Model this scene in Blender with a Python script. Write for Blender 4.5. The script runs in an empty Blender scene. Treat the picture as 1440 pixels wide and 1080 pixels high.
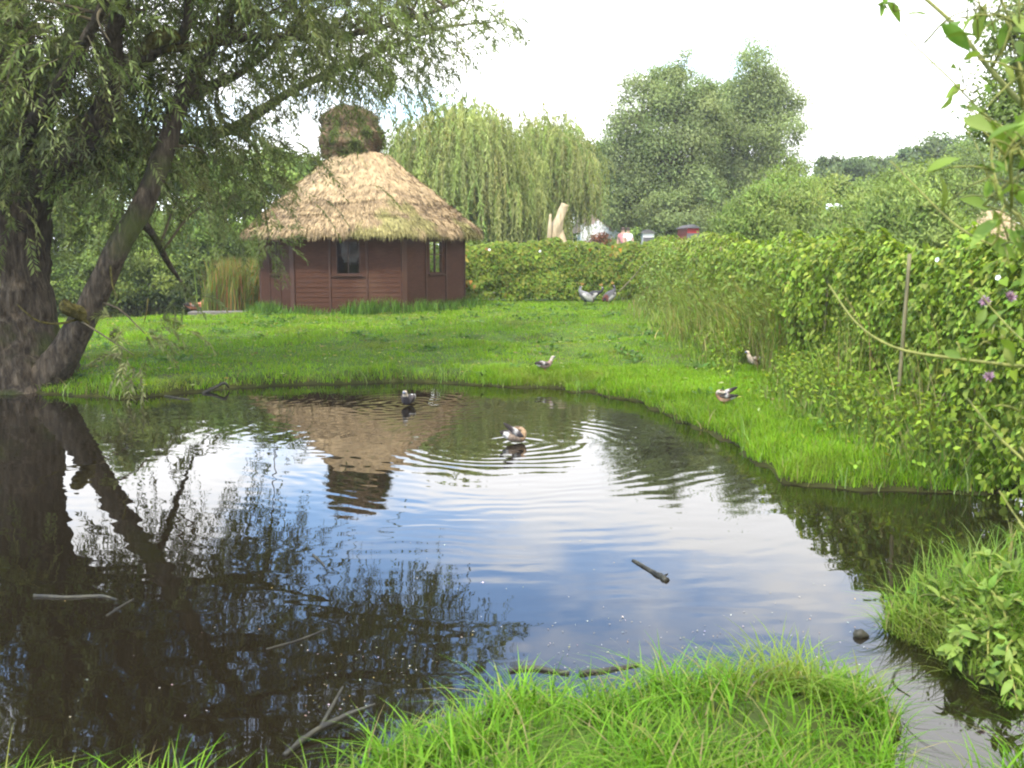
import bpy, math, random
import numpy as np
from mathutils import Vector, Matrix
rng = np.random.default_rng(7)
random.seed(7)
R_ = math.radians
scene = bpy.context.scene
COL = scene.collection

# ------------------------------------------------------------------ camera model
F, CX, CY, EYE = 1413.0, 720.0, 540.0, 1.9
PITCH = math.atan((CY - 345.0) / F)
FW = np.array([0, math.cos(PITCH), -math.sin(PITCH)])
UP = np.array([0, math.sin(PITCH), math.cos(PITCH)])
RT = np.array([1.0, 0, 0])
EYEP = np.array([0, 0, EYE])

def ray(x, y):
    return FW + RT * ((x - CX) / F) + UP * ((CY - y) / F)
def P(x, y, z=0.0):            # picture point -> point on the level z
    d = ray(x, y); return EYEP + d * ((z - EYE) / d[2])
def PD(x, y, Y):               # picture point -> point at distance Y
    d = ray(x, y); return EYEP + d * (Y / d[1])

# ------------------------------------------------------------------ small noise
def _hash(i, j, s):
    n = np.sin(i * 127.1 + j * 311.7 + s * 74.7) * 43758.5453
    return n - np.floor(n)
def noise2(x, y, s=0):
    x = np.asarray(x, float); y = np.asarray(y, float)
    i, j = np.floor(x), np.floor(y); fx, fy = x - i, y - j
    fx = fx * fx * (3 - 2 * fx); fy = fy * fy * (3 - 2 * fy)
    a, b = _hash(i, j, s), _hash(i + 1, j, s); c, d = _hash(i, j + 1, s), _hash(i + 1, j + 1, s)
    return (a * (1 - fx) + b * fx) * (1 - fy) + (c * (1 - fx) + d * fx) * fy
def fbm(x, y, s=0, o=3):
    v, a, t = 0, 1, 0
    for k in range(o):
        v = v + a * noise2(np.asarray(x) * 2 ** k, np.asarray(y) * 2 ** k, s + k); t += a; a *= .5
    return v / t
def sstep(a, b, x):
    t = np.clip((x - a) / (b - a), 0, 1); return t * t * (3 - 2 * t)
def unit(v):
    v = np.asarray(v, float); return v / (np.linalg.norm(v, axis=-1, keepdims=True) + 1e-9)
def rdir(n):
    return unit(rng.normal(size=(n, 3)))

# ------------------------------------------------------------------ mesh builder
class MB:
    def __init__(s): s.v = []; s.f = []; s.c = []; s.n = 0
    def add(s, v, faces, col=(1, 1, 1)):
        v = np.asarray(v, float).reshape(-1, 3)
        c = np.asarray(col, float)
        if c.ndim == 1: c = np.tile(c, (len(v), 1))
        for f in (faces if isinstance(faces, list) else [faces]):
            s.f.append(np.asarray(f, np.int64) + s.n)
        s.v.append(v); s.c.append(c); s.n += len(v)
    def build(s, name, mat, parent=None, smooth=True, local=False):
        v = np.concatenate(s.v); c = np.concatenate(s.c)
        p = parent
        while p is not None and not local:
            v = v - np.array(p.location); p = p.parent
        me = bpy.data.meshes.new(name)
        me.vertices.add(len(v)); me.vertices.foreach_set('co', v.astype(np.float32).ravel())
        tot = np.concatenate([np.full(len(f), f.shape[1]) for f in s.f])
        lv = np.concatenate([f.ravel() for f in s.f])
        me.loops.add(len(lv)); me.loops.foreach_set('vertex_index', lv.astype(np.int32))
        st = np.concatenate([[0], np.cumsum(tot)[:-1]])
        me.polygons.add(len(tot)); me.polygons.foreach_set('loop_start', st.astype(np.int32))
        me.polygons.foreach_set('loop_total', tot.astype(np.int32))
        me.polygons.foreach_set('use_smooth', np.full(len(tot), bool(smooth)))
        me.update(calc_edges=True)
        at = me.color_attributes.new('Col', 'FLOAT_COLOR', 'POINT')
        at.data.foreach_set('color', np.hstack([c, np.ones((len(c), 1))]).astype(np.float32).ravel())
        me.materials.append(mat)
        ob = bpy.data.objects.new(name, me); COL.objects.link(ob)
        if parent is not None: ob.parent = parent
        return ob

def tag(o, label=None, cat=None, group=None, kind=None):
    if label: o['label'] = label
    if cat: o['category'] = cat
    if group: o['group'] = group
    if kind: o['kind'] = kind
    return o
def empty(name, loc, label=None, cat=None, group=None, kind=None, rz=0):
    o = bpy.data.objects.new(name, None); COL.objects.link(o); o.location = [float(q) for q in loc]
    o.rotation_euler = (0, 0, rz); o.empty_display_size = .2
    return tag(o, label, cat, group, kind)

def spline(pts, n):
    p = np.asarray(pts, float)
    if len(p) < 3:
        t = np.linspace(0, 1, n)[:, None]; return p[0] * (1 - t) + p[-1] * t
    q = np.vstack([2 * p[0] - p[1], p, 2 * p[-1] - p[-2]])
    out = []
    for t in np.linspace(0, len(p) - 1 - 1e-6, n):
        i = int(t); u = t - i; a, b, c, d = q[i:i + 4]
        out.append(.5 * (2 * b + (c - a) * u + (2 * a - 5 * b + 4 * c - d) * u * u + (3 * b - a - 3 * c + d) * u ** 3))
    return np.array(out)
def tube(mb, pts, rad, seg=8, n=None, rough=0.0, seed=0, col=(1, 1, 1), ridges=0, cap=True):
    pts = np.asarray(pts, float); rad = np.asarray(rad, float)
    if n:
        rr = np.interp(np.linspace(0, 1, n), np.linspace(0, 1, len(rad)), rad); pts = spline(pts, n); rad = rr
    m = len(pts); T = unit(np.gradient(pts, axis=0))
    ref = np.array([0, 0, 1.0]) if abs(T[0][2]) < .8 else np.array([1.0, 0, 0])
    a = unit(np.cross(T[0], ref)); V = []
    th = np.linspace(0, 2 * np.pi, seg, endpoint=False)
    for i in range(m):
        a = unit(a - T[i] * np.dot(a, T[i])); b = np.cross(T[i], a)
        r = rad[i] * np.ones(seg)
        if rough:
            r = r * (1 + rough * (fbm(th * 2 + seed * 3.1, np.full(seg, i * .35 + seed), seed) * 2 - 1))
        if ridges:
            r = r * (1 + .045 * np.abs(np.sin(th * ridges * .5 + .8 * np.sin(i * .5) + 1.5 * noise2(th * 2, np.full(seg, i * .3), 5))) + .05 * (noise2(th * ridges * .5, np.full(seg, i * .35), seed + 9) - .5))
        V.append(pts[i] + np.outer(r * np.cos(th), a) + np.outer(r * np.sin(th), b))
    V = np.concatenate(V)
    i = np.arange(m - 1)[:, None] * seg; j = np.arange(seg)[None]; k = (j + 1) % seg
    fs = np.stack([i + j, i + k, i + seg + k, i + seg + j], -1).reshape(-1, 4)
    faces = [fs]
    if cap: faces += [np.arange(seg)[::-1][None], (np.arange(seg) + (m - 1) * seg)[None]]
    mb.add(V, faces, col)
def box(mb, o, ux, uy, uz, x, y, z, col=(1, 1, 1)):
    o, ux, uy, uz = map(lambda q: np.asarray(q, float), (o, ux, uy, uz))
    v = [o + ux * a + uy * b + uz * c for c in z for b in y for a in x]
    mb.add(v, np.array([[0, 2, 3, 1], [4, 5, 7, 6], [0, 1, 5, 4], [2, 6, 7, 3], [0, 4, 6, 2], [1, 3, 7, 5]]), col)
EX, EY, EZ = np.eye(3)

DIA = (np.array([[0, 0, 0], [.42, -.5, .03], [1, 0, -.06], [.42, .5, .03]]), np.array([[0, 1, 2, 3]]))
_lv = []
for t, w in ((0, .03), (.2, .34), (.45, .5), (.72, .36), (.9, .14), (1, .01)):
    for sgn in (-1, 0, 1): _lv.append((t, w * sgn, .10 * abs(sgn) * w * 2 - .28 * t * t))
LEAF = (np.array(_lv), np.array([[r * 3 + c, r * 3 + c + 1, r * 3 + c + 4, r * 3 + c + 3] for r in range(5) for c in range(2)]))
HEART = (np.array([[0, 0, 0], [-.12, -.38, .04], [.3, -.5, .05], [1, 0, -.12], [.3, .5, .05], [-.12, .38, .04], [.35, 0, -.03]]),
         np.array([[0, 1, 2, 6], [6, 2, 3, 3], [6, 3, 4, 4], [0, 6, 4, 5]]))
HEART = (HEART[0], [np.array([[0, 1, 2, 6], [0, 6, 4, 5]]), np.array([[6, 2, 3], [6, 3, 4]])])

def inst(mb, templ, pos, d, nrm, L, W, col):
    tv, tf = templ; n = len(pos); k = len(tv)
    d = unit(d); s = unit(np.cross(nrm, d)); nn = np.cross(d, s)
    L = np.broadcast_to(L, n)[:, None, None]; W = np.broadcast_to(W, n)[:, None, None]
    v = pos[:, None] + d[:, None] * tv[None, :, :1] * L + s[:, None] * tv[None, :, 1:2] * W + nn[:, None] * tv[None, :, 2:] * L
    off = (np.arange(n) * k)[:, None, None]
    tfs = tf if isinstance(tf, list) else [tf]
    mb.add(v.reshape(-1, 3), [(f[None] + off).reshape(-1, f.shape[1]) for f in tfs], np.repeat(col, k, 0))
def pal(n, cols, jit=.18, w=None):
    c = np.asarray(cols, float); k = rng.choice(len(c), n, p=w)
    o = c[k] * (1 + rng.normal(0, jit, (n, 1))) * (1 + rng.normal(0, jit * .35, (n, 3)))
    return np.clip(o, .003, .9)

# ------------------------------------------------------------------ materials
def newmat(name):
    m = bpy.data.materials.new(name); m.use_nodes = True; nt = m.node_tree
    b = nt.nodes['Principled BSDF']; return m, nt, b
def N(nt, t, **kw):
    n = nt.nodes.new(t)
    for k, v in kw.items(): setattr(n, k, v)
    return n
def foliage_mat(name, tr=.35, rough=.5, spec=.3, warm=(1.15, 1.2, .7)):
    m, nt, b = newmat(name); at = N(nt, 'ShaderNodeAttribute', attribute_name='Col')
    nt.links.new(at.outputs['Color'], b.inputs['Base Color']); b.inputs['Roughness'].default_value = rough
    b.inputs['Specular IOR Level'].default_value = spec
    t = N(nt, 'ShaderNodeBsdfTranslucent'); mx = N(nt, 'ShaderNodeMixShader'); mul = N(nt, 'ShaderNodeMix', data_type='RGBA', blend_type='MULTIPLY')
    mul.inputs[0].default_value = 1; mul.inputs[7].default_value = (*warm, 1)
    nt.links.new(at.outputs['Color'], mul.inputs[6]); nt.links.new(mul.outputs[2], t.inputs['Color'])
    mx.inputs[0].default_value = tr
    nt.links.new(b.outputs[0], mx.inputs[1]); nt.links.new(t.outputs[0], mx.inputs[2])
    nt.links.new(mx.outputs[0], nt.nodes['Material Output'].inputs[0]); return m
def attr_mat(name, rough=.7, spec=.3, nscale=30, namt=.25, bump=0.0):
    m, nt, b = newmat(name); at = N(nt, 'ShaderNodeAttribute', attribute_name='Col')
    tc = N(nt, 'ShaderNodeTexCoord'); no = N(nt, 'ShaderNodeTexNoise'); no.inputs['Scale'].default_value = nscale; no.inputs['Detail'].default_value = 5
    nt.links.new(tc.outputs['Object'], no.inputs['Vector'])
    mr = N(nt, 'ShaderNodeMapRange'); mr.inputs[1].default_value = .25; mr.inputs[2].default_value = .75
    mr.inputs[3].default_value = 1 - namt; mr.inputs[4].default_value = 1 + namt
    nt.links.new(no.outputs['Fac'], mr.inputs[0])
    mul = N(nt, 'ShaderNodeVectorMath', operation='SCALE'); nt.links.new(at.outputs['Color'], mul.inputs[0]); nt.links.new(mr.outputs[0], mul.inputs['Scale'])
    nt.links.new(mul.outputs[0], b.inputs['Base Color']); b.inputs['Roughness'].default_value = rough; b.inputs['Specular IOR Level'].default_value = spec
    if bump:
        bp = N(nt, 'ShaderNodeBump'); bp.inputs['Strength'].default_value = 1; bp.inputs['Distance'].default_value = bump
        nt.links.new(no.outputs['Fac'], bp.inputs['Height']); nt.links.new(bp.outputs[0], b.inputs['Normal'])
    return m
def noise_mat(name, stops, scale=6, stretch=(1, 1, 1), rough=.85, bump=.01, spec=.2, detail=6, second=None, coord='Object'):
    m, nt, b = newmat(name); tc = N(nt, 'ShaderNodeTexCoord'); mp = N(nt, 'ShaderNodeMapping'); mp.inputs['Scale'].default_value = stretch
    nt.links.new(tc.outputs[coord], mp.inputs[0]); no = N(nt, 'ShaderNodeTexNoise'); no.inputs['Scale'].default_value = scale
    no.inputs['Detail'].default_value = detail; no.inputs['Roughness'].default_value = .65; nt.links.new(mp.outputs[0], no.inputs['Vector'])
    cr = N(nt, 'ShaderNodeValToRGB'); el = cr.color_ramp.elements
    while len(el) < len(stops): el.new(.5)
    for e, (p_, c_) in zip(el, stops): e.position = p_; e.color = (*c_, 1)
    nt.links.new(no.outputs['Fac'], cr.inputs[0]); out = cr.outputs[0]
    if second:                                  # blotches of a second colour (moss, lichen)
        sc, lo, hi, c2 = second
        n2 = N(nt, 'ShaderNodeTexNoise'); n2.inputs['Scale'].default_value = sc; n2.inputs['Detail'].default_value = 5; nt.links.new(tc.outputs[coord], n2.inputs['Vector'])
        mr = N(nt, 'ShaderNodeMapRange'); mr.inputs[1].default_value = lo; mr.inputs[2].default_value = hi; nt.links.new(n2.outputs['Fac'], mr.inputs[0])
        mx = N(nt, 'ShaderNodeMix', data_type='RGBA'); nt.links.new(mr.outputs[0], mx.inputs[0]); nt.links.new(out, mx.inputs[6]); mx.inputs[7].default_value = (*c2, 1); out = mx.outputs[2]
    nt.links.new(out, b.inputs['Base Color']); b.inputs['Roughness'].default_value = rough; b.inputs['Specular IOR Level'].default_value = spec
    if bump:
        bp = N(nt, 'ShaderNodeBump'); bp.inputs['Strength'].default_value = 1; bp.inputs['Distance'].default_value = bump
        nt.links.new(no.outputs['Fac'], bp.inputs['Height']); nt.links.new(bp.outputs[0], b.inputs['Normal'])
    return m

M_leaf = foliage_mat('leaf', .38, .55, .17)
M_grass = foliage_mat('grass_blade', .42, .6, .14, (1.2, 1.15, .4))
M_bark = noise_mat('willow_bark', [(.3, (.022, .017, .011)), (.52, (.07, .055, .038)), (.78, (.17, .14, .10))], 7, (2.6, 2.6, .5), .95, .08, .1, second=(1.3, .5, .68, (.06, .075, .018)))
M_twig = noise_mat('twig_bark', [(.3, (.05, .04, .025)), (.7, (.13, .105, .06))], 12, (1, 1, .5), .9, .004, .15)
M_moss = noise_mat('lichen_moss', [(.3, (.035, .03, .012)), (.55, (.10, .088, .025)), (.8, (.2, .165, .05))], 18, (1, 1, 1), .98, .06, .05)
M_stem = noise_mat('green_stem', [(.3, (.11, .115, .022)), (.7, (.24, .235, .05))], 20, (1, 1, .4), .6, .002, .3)
M_deadwood = noise_mat('bare_dead_wood', [(.3, (.22, .16, .09)), (.55, (.42, .33, .2)), (.8, (.58, .47, .3))], 3, (4, 4, .6), .9, .03, .1)
M_driftwood = noise_mat('wet_drift_wood', [(.4, (.010, .009, .005)), (.7, (.05, .045, .024))], 14, (1, 1, 1), .6, .01, .4)
M_wood = noise_mat('red_brown_boards', [(.25, (.036, .014, .007)), (.55, (.056, .022, .0105)), (.8, (.082, .034, .018))], 5, (1.2, 1.2, 9), .75, .004, .15, second=(1.1, .54, .76, (.075, .036, .02)))
M_trim = noise_mat('red_brown_trim', [(.3, (.040, .016, .008)), (.7, (.062, .025, .012))], 6, (3, 3, 1), .6, .003, .3)
M_thatch = attr_mat('thatch_straw', .9, .12, 9, .3, .03)
M_render = noise_mat('white_render', [(.3, (.72, .70, .67)), (.7, (.84, .83, .8))], 2, (1, 1, 1), .9, .005, .2)
M_concrete = noise_mat('grey_concrete', [(.3, (.09, .08, .062)), (.7, (.17, .155, .125))], 4, (1, 1, 1), .9, .01, .2)
M_red = noise_mat('red_paint', [(.3, (.22, .014, .012)), (.7, (.32, .022, .018))], 3, (1, 1, 4), .5, .003, .3)
M_dark = noise_mat('dark_slate', [(.3, (.06, .06, .06)), (.7, (.13, .12, .12))], 4, (1, 1, 1), .8, .01, .2)
M_post = noise_mat('weathered_post', [(.3, (.10, .09, .045)), (.7, (.22, .19, .10))], 6, (3, 3, .6), .9, .01, .15)
M_bird = attr_mat('feathers', .85, .1, 28, .4, .006)
M_petal = foliage_mat('petal', .3, .6, .2, (1, 1, 1))
M_skin = attr_mat('cloth_and_skin', .8, .2, 12, .1)
M_lamp, _nt, _b = newmat('white_glass_shade'); _b.inputs['Base Color'].default_value = (.85, .85, .83, 1); _b.inputs['Roughness'].default_value = .3
M_bits = attr_mat('floating_bits', .6, .3, 20, .2)

# window glass: thin, clear, with a surface reflection
M_glass, nt, b = newmat('window_glass'); nt.nodes.remove(b)
tr = N(nt, 'ShaderNodeBsdfTransparent'); tr.inputs[0].default_value = (.92, .95, .9, 1); gl = N(nt, 'ShaderNodeBsdfGlossy'); gl.inputs['Roughness'].default_value = .02
fr = N(nt, 'ShaderNodeFresnel'); fr.inputs[0].default_value = 1.25; mx = N(nt, 'ShaderNodeMixShader')
nt.links.new(fr.outputs[0], mx.inputs[0]); nt.links.new(tr.outputs[0], mx.inputs[1]); nt.links.new(gl.outputs[0], mx.inputs[2]); nt.links.new(mx.outputs[0], nt.nodes['Material Output'].inputs[0])

# ------------------------------------------------------------------ pond outlines
def poly(px, z=0): return np.array([P(x, y, z)[:2] for x, y in px])
far_side = [(0, 549), (90, 556), (180, 560), (250, 553), (330, 546), (450, 541), (560, 538), (660, 540), (760, 545), (840, 553), (900, 566), (950, 586), (1000, 607), (1045, 633), (1090, 660), (1125, 683), (1200, 690), (1300, 692), (1440, 693), (1560, 700)]
near_side = [(1560, 770), (1440, 772), (1345, 800), (1262, 850), (1262, 885), (1312, 910), (1400, 960), (1440, 1000), (1470, 1040), (1440, 1115), (1340, 1150), (1245, 1165), (1222, 1065), (1222, 1005), (1195, 974), (1100, 975), (960, 982), (800, 992), (720, 1003), (640, 1035), (570, 1075), (500, 1120), (330, 1150), (150, 1138), (0, 1155)]
POND = np.vstack([poly(far_side), poly(near_side), [(-5.0, 2.9), (-9, 3.4), (-12.5, 6), (-13, 11), (-11, 13.2)]])
POND2 = np.vstack([poly([(345, 444), (300, 449), (230, 452), (120, 455)]), [(-15, 24.2), (-19, 25), (-21, 28), (-18, 30.5)], poly([(150, 427), (250, 424), (330, 427), (362, 433), (366, 440)])])
POND3 = poly([(655, 481), (760, 476), (880, 472), (905, 476), (860, 486), (740, 489)], .12)
def sdf(pts, pg):              # >0 outside
    a = pg; b = np.roll(pg, -1, 0); p = pts[:, None]
    ab = (b - a)[None]; t = np.clip(((p - a[None]) * ab).sum(-1) / ((ab ** 2).sum(-1) + 1e-12), 0, 1)
    d = np.sqrt((((a[None] + ab * t[..., None]) - p) ** 2).sum(-1)).min(1)
    c = ((a[None, :, 1] > p[..., 1]) != (b[None, :, 1] > p[..., 1])) & (p[..., 0] < (b - a)[None, :, 0] * (p[..., 1] - a[None, :, 1]) / ((b - a)[None, :, 1] + 1e-12) + a[None, :, 0])
    return np.where(c.sum(1) % 2 == 1, -d, d)
def shore(xy):
    o = np.full(len(xy), 50.0); m = (np.abs(xy[:, 0]) < 40) & (xy[:, 1] > -10) & (xy[:, 1] < 60)
    q = xy[m]; w = (fbm(q[:, 0] * 1.7, q[:, 1] * 1.7, 3) - .5) * .28 + (noise2(q[:, 0] * 4, q[:, 1] * 4, 12) - .5) * .24; w = w * np.clip(q[:, 1] / 9, .3, 1)
    o[m] = np.minimum(sdf(q, POND) + w, sdf(q, POND2) + w); return o
def height(xy, sd=None):
    xy = np.atleast_2d(xy); sd = shore(xy) if sd is None else sd
    x, y = xy[:, 0], xy[:, 1]
    h = np.where(sd > 0, .03 + .11 * sstep(0, .45, sd) + .07 * sstep(.4, 5, sd), np.maximum(.03 + sd * .9, -.5))
    h = h + np.where(sd > .1, (fbm(x * .55, y * .55, 9) - .5) * .10 * sstep(.1, 1.5, sd), 0)
    h = h + sstep(33, 46, y) * .78
    m = (y > 16) & (y < 24) & (sd > 1)
    if m.any():
        d3 = np.full(len(xy), 9.0); d3[m] = sdf(xy[m], POND3); h = h - .10 * sstep(.3, -.2, d3)
    return h
def gz(x, y): return float(height(np.array([[x, y]]))[0])

def axis(lo, hi, step, far):
    a = list(np.arange(lo, hi + 1e-6, step)); d = step
    while a[-1] < far: d *= 1.35; a.append(a[-1] + d)
    d = step; b = []
    x = lo
    while x > -far: d *= 1.35; x -= d; b.append(x)
    return np.array(b[::-1] + a)
xs = axis(-16, 7, .14, 260); ys = axis(-2, 36, .14, 300); ys = ys[ys > -60]
X, Y = np.meshgrid(xs, ys); xy = np.stack([X.ravel(), Y.ravel()], 1)
Z = height(xy)
g = MB(); nx = len(xs); i = np.arange(len(ys) - 1)[:, None] * nx; j = np.arange(nx - 1)[None]
g.add(np.column_stack([xy, Z]), np.stack([i + j, i + j + 1, i + nx + j + 1, i + nx + j], -1).reshape(-1, 4))
sdv = shore(xy); mudc = sstep(.5, .05, sdv + .25 * (fbm(xy[:, 0] * 3, xy[:, 1] * 3, 5) - .5))[:, None]; g.c[-1] = np.ones((len(xy), 3)) * (1 - mudc) + np.array([.5, .33, .45]) * mudc
M_soil = noise_mat('turf_and_soil', [(.3, (.035, .045, .012)), (.5, (.055, .09, .015)), (.7, (.08, .13, .02))], 2.2, (1, 1, 1), .95, .02, .1, second=(.9, .58, .7, (.07, .055, .03)))
snt = M_soil.node_tree; sb_ = snt.nodes['Principled BSDF']; sl_ = sb_.inputs['Base Color'].links[0].from_socket
sa = N(snt, 'ShaderNodeAttribute', attribute_name='Col'); sm = N(snt, 'ShaderNodeMix', data_type='RGBA', blend_type='MULTIPLY'); sm.inputs[0].default_value = 1
snt.links.new(sl_, sm.inputs[6]); snt.links.new(sa.outputs['Color'], sm.inputs[7]); snt.links.new(sm.outputs[2], sb_.inputs['Base Color'])
tag(g.build('ground', M_soil), kind='structure')

# ------------------------------------------------------------------ water
def water_mat(name, rings):
    m, nt, b = newmat(name)
    b.inputs['Base Color'].default_value = (.008, .006, .003, 1); b.inputs['Roughness'].default_value = .012; b.inputs['IOR'].default_value = 1.5
    b.inputs['Specular IOR Level'].default_value = .5
    geo = N(nt, 'ShaderNodeNewGeometry'); L = nt.links.new; total = None
    def math_(op, a, c=None, d=None):
        n = N(nt, 'ShaderNodeMath', operation=op)
        for k, q in enumerate((a, c, d)):
            if q is None: continue
            if isinstance(q, (int, float)): n.inputs[k].default_value = q
            else: L(q, n.inputs[k])
        return n.outputs[0]
    wn = N(nt, 'ShaderNodeTexNoise'); wn.inputs['Scale'].default_value = 1.1; wn.inputs['Detail'].default_value = 2; L(geo.outputs['Position'], wn.inputs['Vector'])
    for (cx, cy, lam, amp, fall) in rings:
        s = N(nt, 'ShaderNodeVectorMath', operation='DISTANCE'); L(geo.outputs['Position'], s.inputs[0]); s.inputs[1].default_value = (cx, cy, 0)
        r = math_('ADD', s.outputs['Value'], math_('MULTIPLY', wn.outputs['Fac'], lam * 2.6))
        w = math_('SINE', math_('MULTIPLY', r, 2 * math.pi / lam))
        e = math_('MULTIPLY', math_('EXPONENT', math_('MULTIPLY', r, -1 / fall)), amp)
        e = math_('MULTIPLY', e, math_('ADD', math_('MULTIPLY', math_('POWER', wn.outputs['Fac'], 2.5), 5.5), .0))
        w = math_('MULTIPLY', w, e); total = w if total is None else math_('ADD', total, w)
    for sc, amp, st in ((1.6, .0022, (1, 2.0, 1)), (7, .00022, (1, 1.5, 1))):
        mp = N(nt, 'ShaderNodeMapping'); mp.inputs['Scale'].default_value = st; L(geo.outputs['Position'], mp.inputs[0])
        n = N(nt, 'ShaderNodeTexNoise'); n.inputs['Scale'].default_value = sc; n.inputs['Detail'].default_value = 1; L(mp.outputs[0], n.inputs['Vector'])
        w = math_('MULTIPLY', n.outputs['Fac'], amp); total = w if total is None else math_('ADD', total, w)
    bp = N(nt, 'ShaderNodeBump'); bp.inputs['Strength'].default_value = 1; bp.inputs['Distance'].default_value = 1
    L(total, bp.inputs['Height']); L(bp.outputs[0], b.inputs['Normal']); return m
D1 = P(722, 622); D2 = P(575, 568)
wm = water_mat('pond_surface', [(D1[0], D1[1], .18, .0007, 2.0), (D2[0], D2[1], .15, .0005, 1.4)])
def sheet(name, x0, x1, y0, y1, z, mat):
    w = MB(); w.add([(x0, y0, z), (x1, y0, z), (x1, y1, z), (x0, y1, z)], np.array([[0, 1, 2, 3]])); return tag(w.build(name, mat), kind='structure')
def water_poly(name, pg, mat, grow=.45):
    c = pg.mean(0); e = np.roll(pg, -1, 0) - np.roll(pg, 1, 0); nrm = unit(np.column_stack([e[:, 1], -e[:, 0]]))
    area = .5 * np.sum(pg[:, 0] * np.roll(pg[:, 1], -1) - np.roll(pg[:, 0], -1) * pg[:, 1])
    q = pg + nrm * grow * (1 if area > 0 else -1)
    w = MB(); w.add(np.column_stack([q, np.zeros(len(q))]), np.arange(len(q))[None] if area > 0 else np.arange(len(q))[::-1][None]); return tag(w.build(name, mat, smooth=False), kind='structure')
sheet('pond_water', -13.6, 6, .6, 15, 0, wm)
sheet('back_pond_water', -22, -6.5, 23, 31.5, .002, water_mat('back_pond_surface', [(P(275, 436)[0], P(275, 436)[1], .2, .0006, 1)]))

# ------------------------------------------------------------------ foliage helpers
def sprays(mbL, mbT, o, d, ln, nl, L, W, cols, droop=.5, tw=.004, templ=DIA, spread=.75):
    n = len(o); t = np.linspace(.08, 1, nl)[None, :, None]
    bend = np.array([0, 0, -1.0]) * droop
    pts = o[:, None] + (d[:, None] * t + bend * t ** 2) * ln[:, None, None]
    tan = unit(d[:, None] + 2 * bend * t)
    side = unit(np.cross(tan, rdir(n)[:, None]))
    sg = np.where(np.arange(nl) % 2 == 0, 1, -1)[None, :, None]
    ld = unit(tan * .75 + side * sg * spread + rng.normal(0, .22, (n, nl, 3)) + np.array([0, 0, -.18]))
    nr = unit(np.array([0, 0, 1.0]) + rng.normal(0, .6, (n, nl, 3)))
    c = np.repeat(cols, nl, 0) * (1 + rng.normal(0, .12, (n * nl, 1)))
    sz = rng.uniform(.65, 1.15, n * nl)
    inst(mbL, templ, pts.reshape(-1, 3), ld.reshape(-1, 3), nr.reshape(-1, 3), L * sz, W * sz, np.clip(c, .003, .9))
    if mbT is not None:
        tt = np.linspace(0, 1, 4)[None, :, None]
        p = o[:, None] + (d[:, None] * tt + bend * tt ** 2) * ln[:, None, None]
        s = unit(np.cross(d, rdir(n)))[:, None] * (tw * (1.1 - tt))
        s2 = unit(np.cross(d, s[:, 0]))[:, None] * (tw * (1.1 - tt)) * .8
        v = np.stack([p + s, p - s + s2, p - s - s2], 2).reshape(n, 12, 3)
        f = []
        for r in range(3):
            for k in range(3): f.append((r * 3 + k, r * 3 + (k + 1) % 3, r * 3 + 3 + (k + 1) % 3, r * 3 + 3 + k))
        f = np.array(f); mbT.add(v.reshape(-1, 3), (f[None] + (np.arange(n) * 12)[:, None, None]).reshape(-1, 4))

def ellipsoid_pts(n, c, r, shell=.55):
    d = rdir(n); rad = (shell + (1 - shell) * rng.random((n, 1))) if shell else rng.random((n, 1)) ** (1 / 3)
    return c + d * rad * r, d
def pxlobe(cx, cy, rx, ry, Y, ry_m=None):
    s = F / Y; c = PD(cx, cy, Y); return c, np.array([rx / s, ry_m or .5 * (rx + ry) / s, ry / s])

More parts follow.
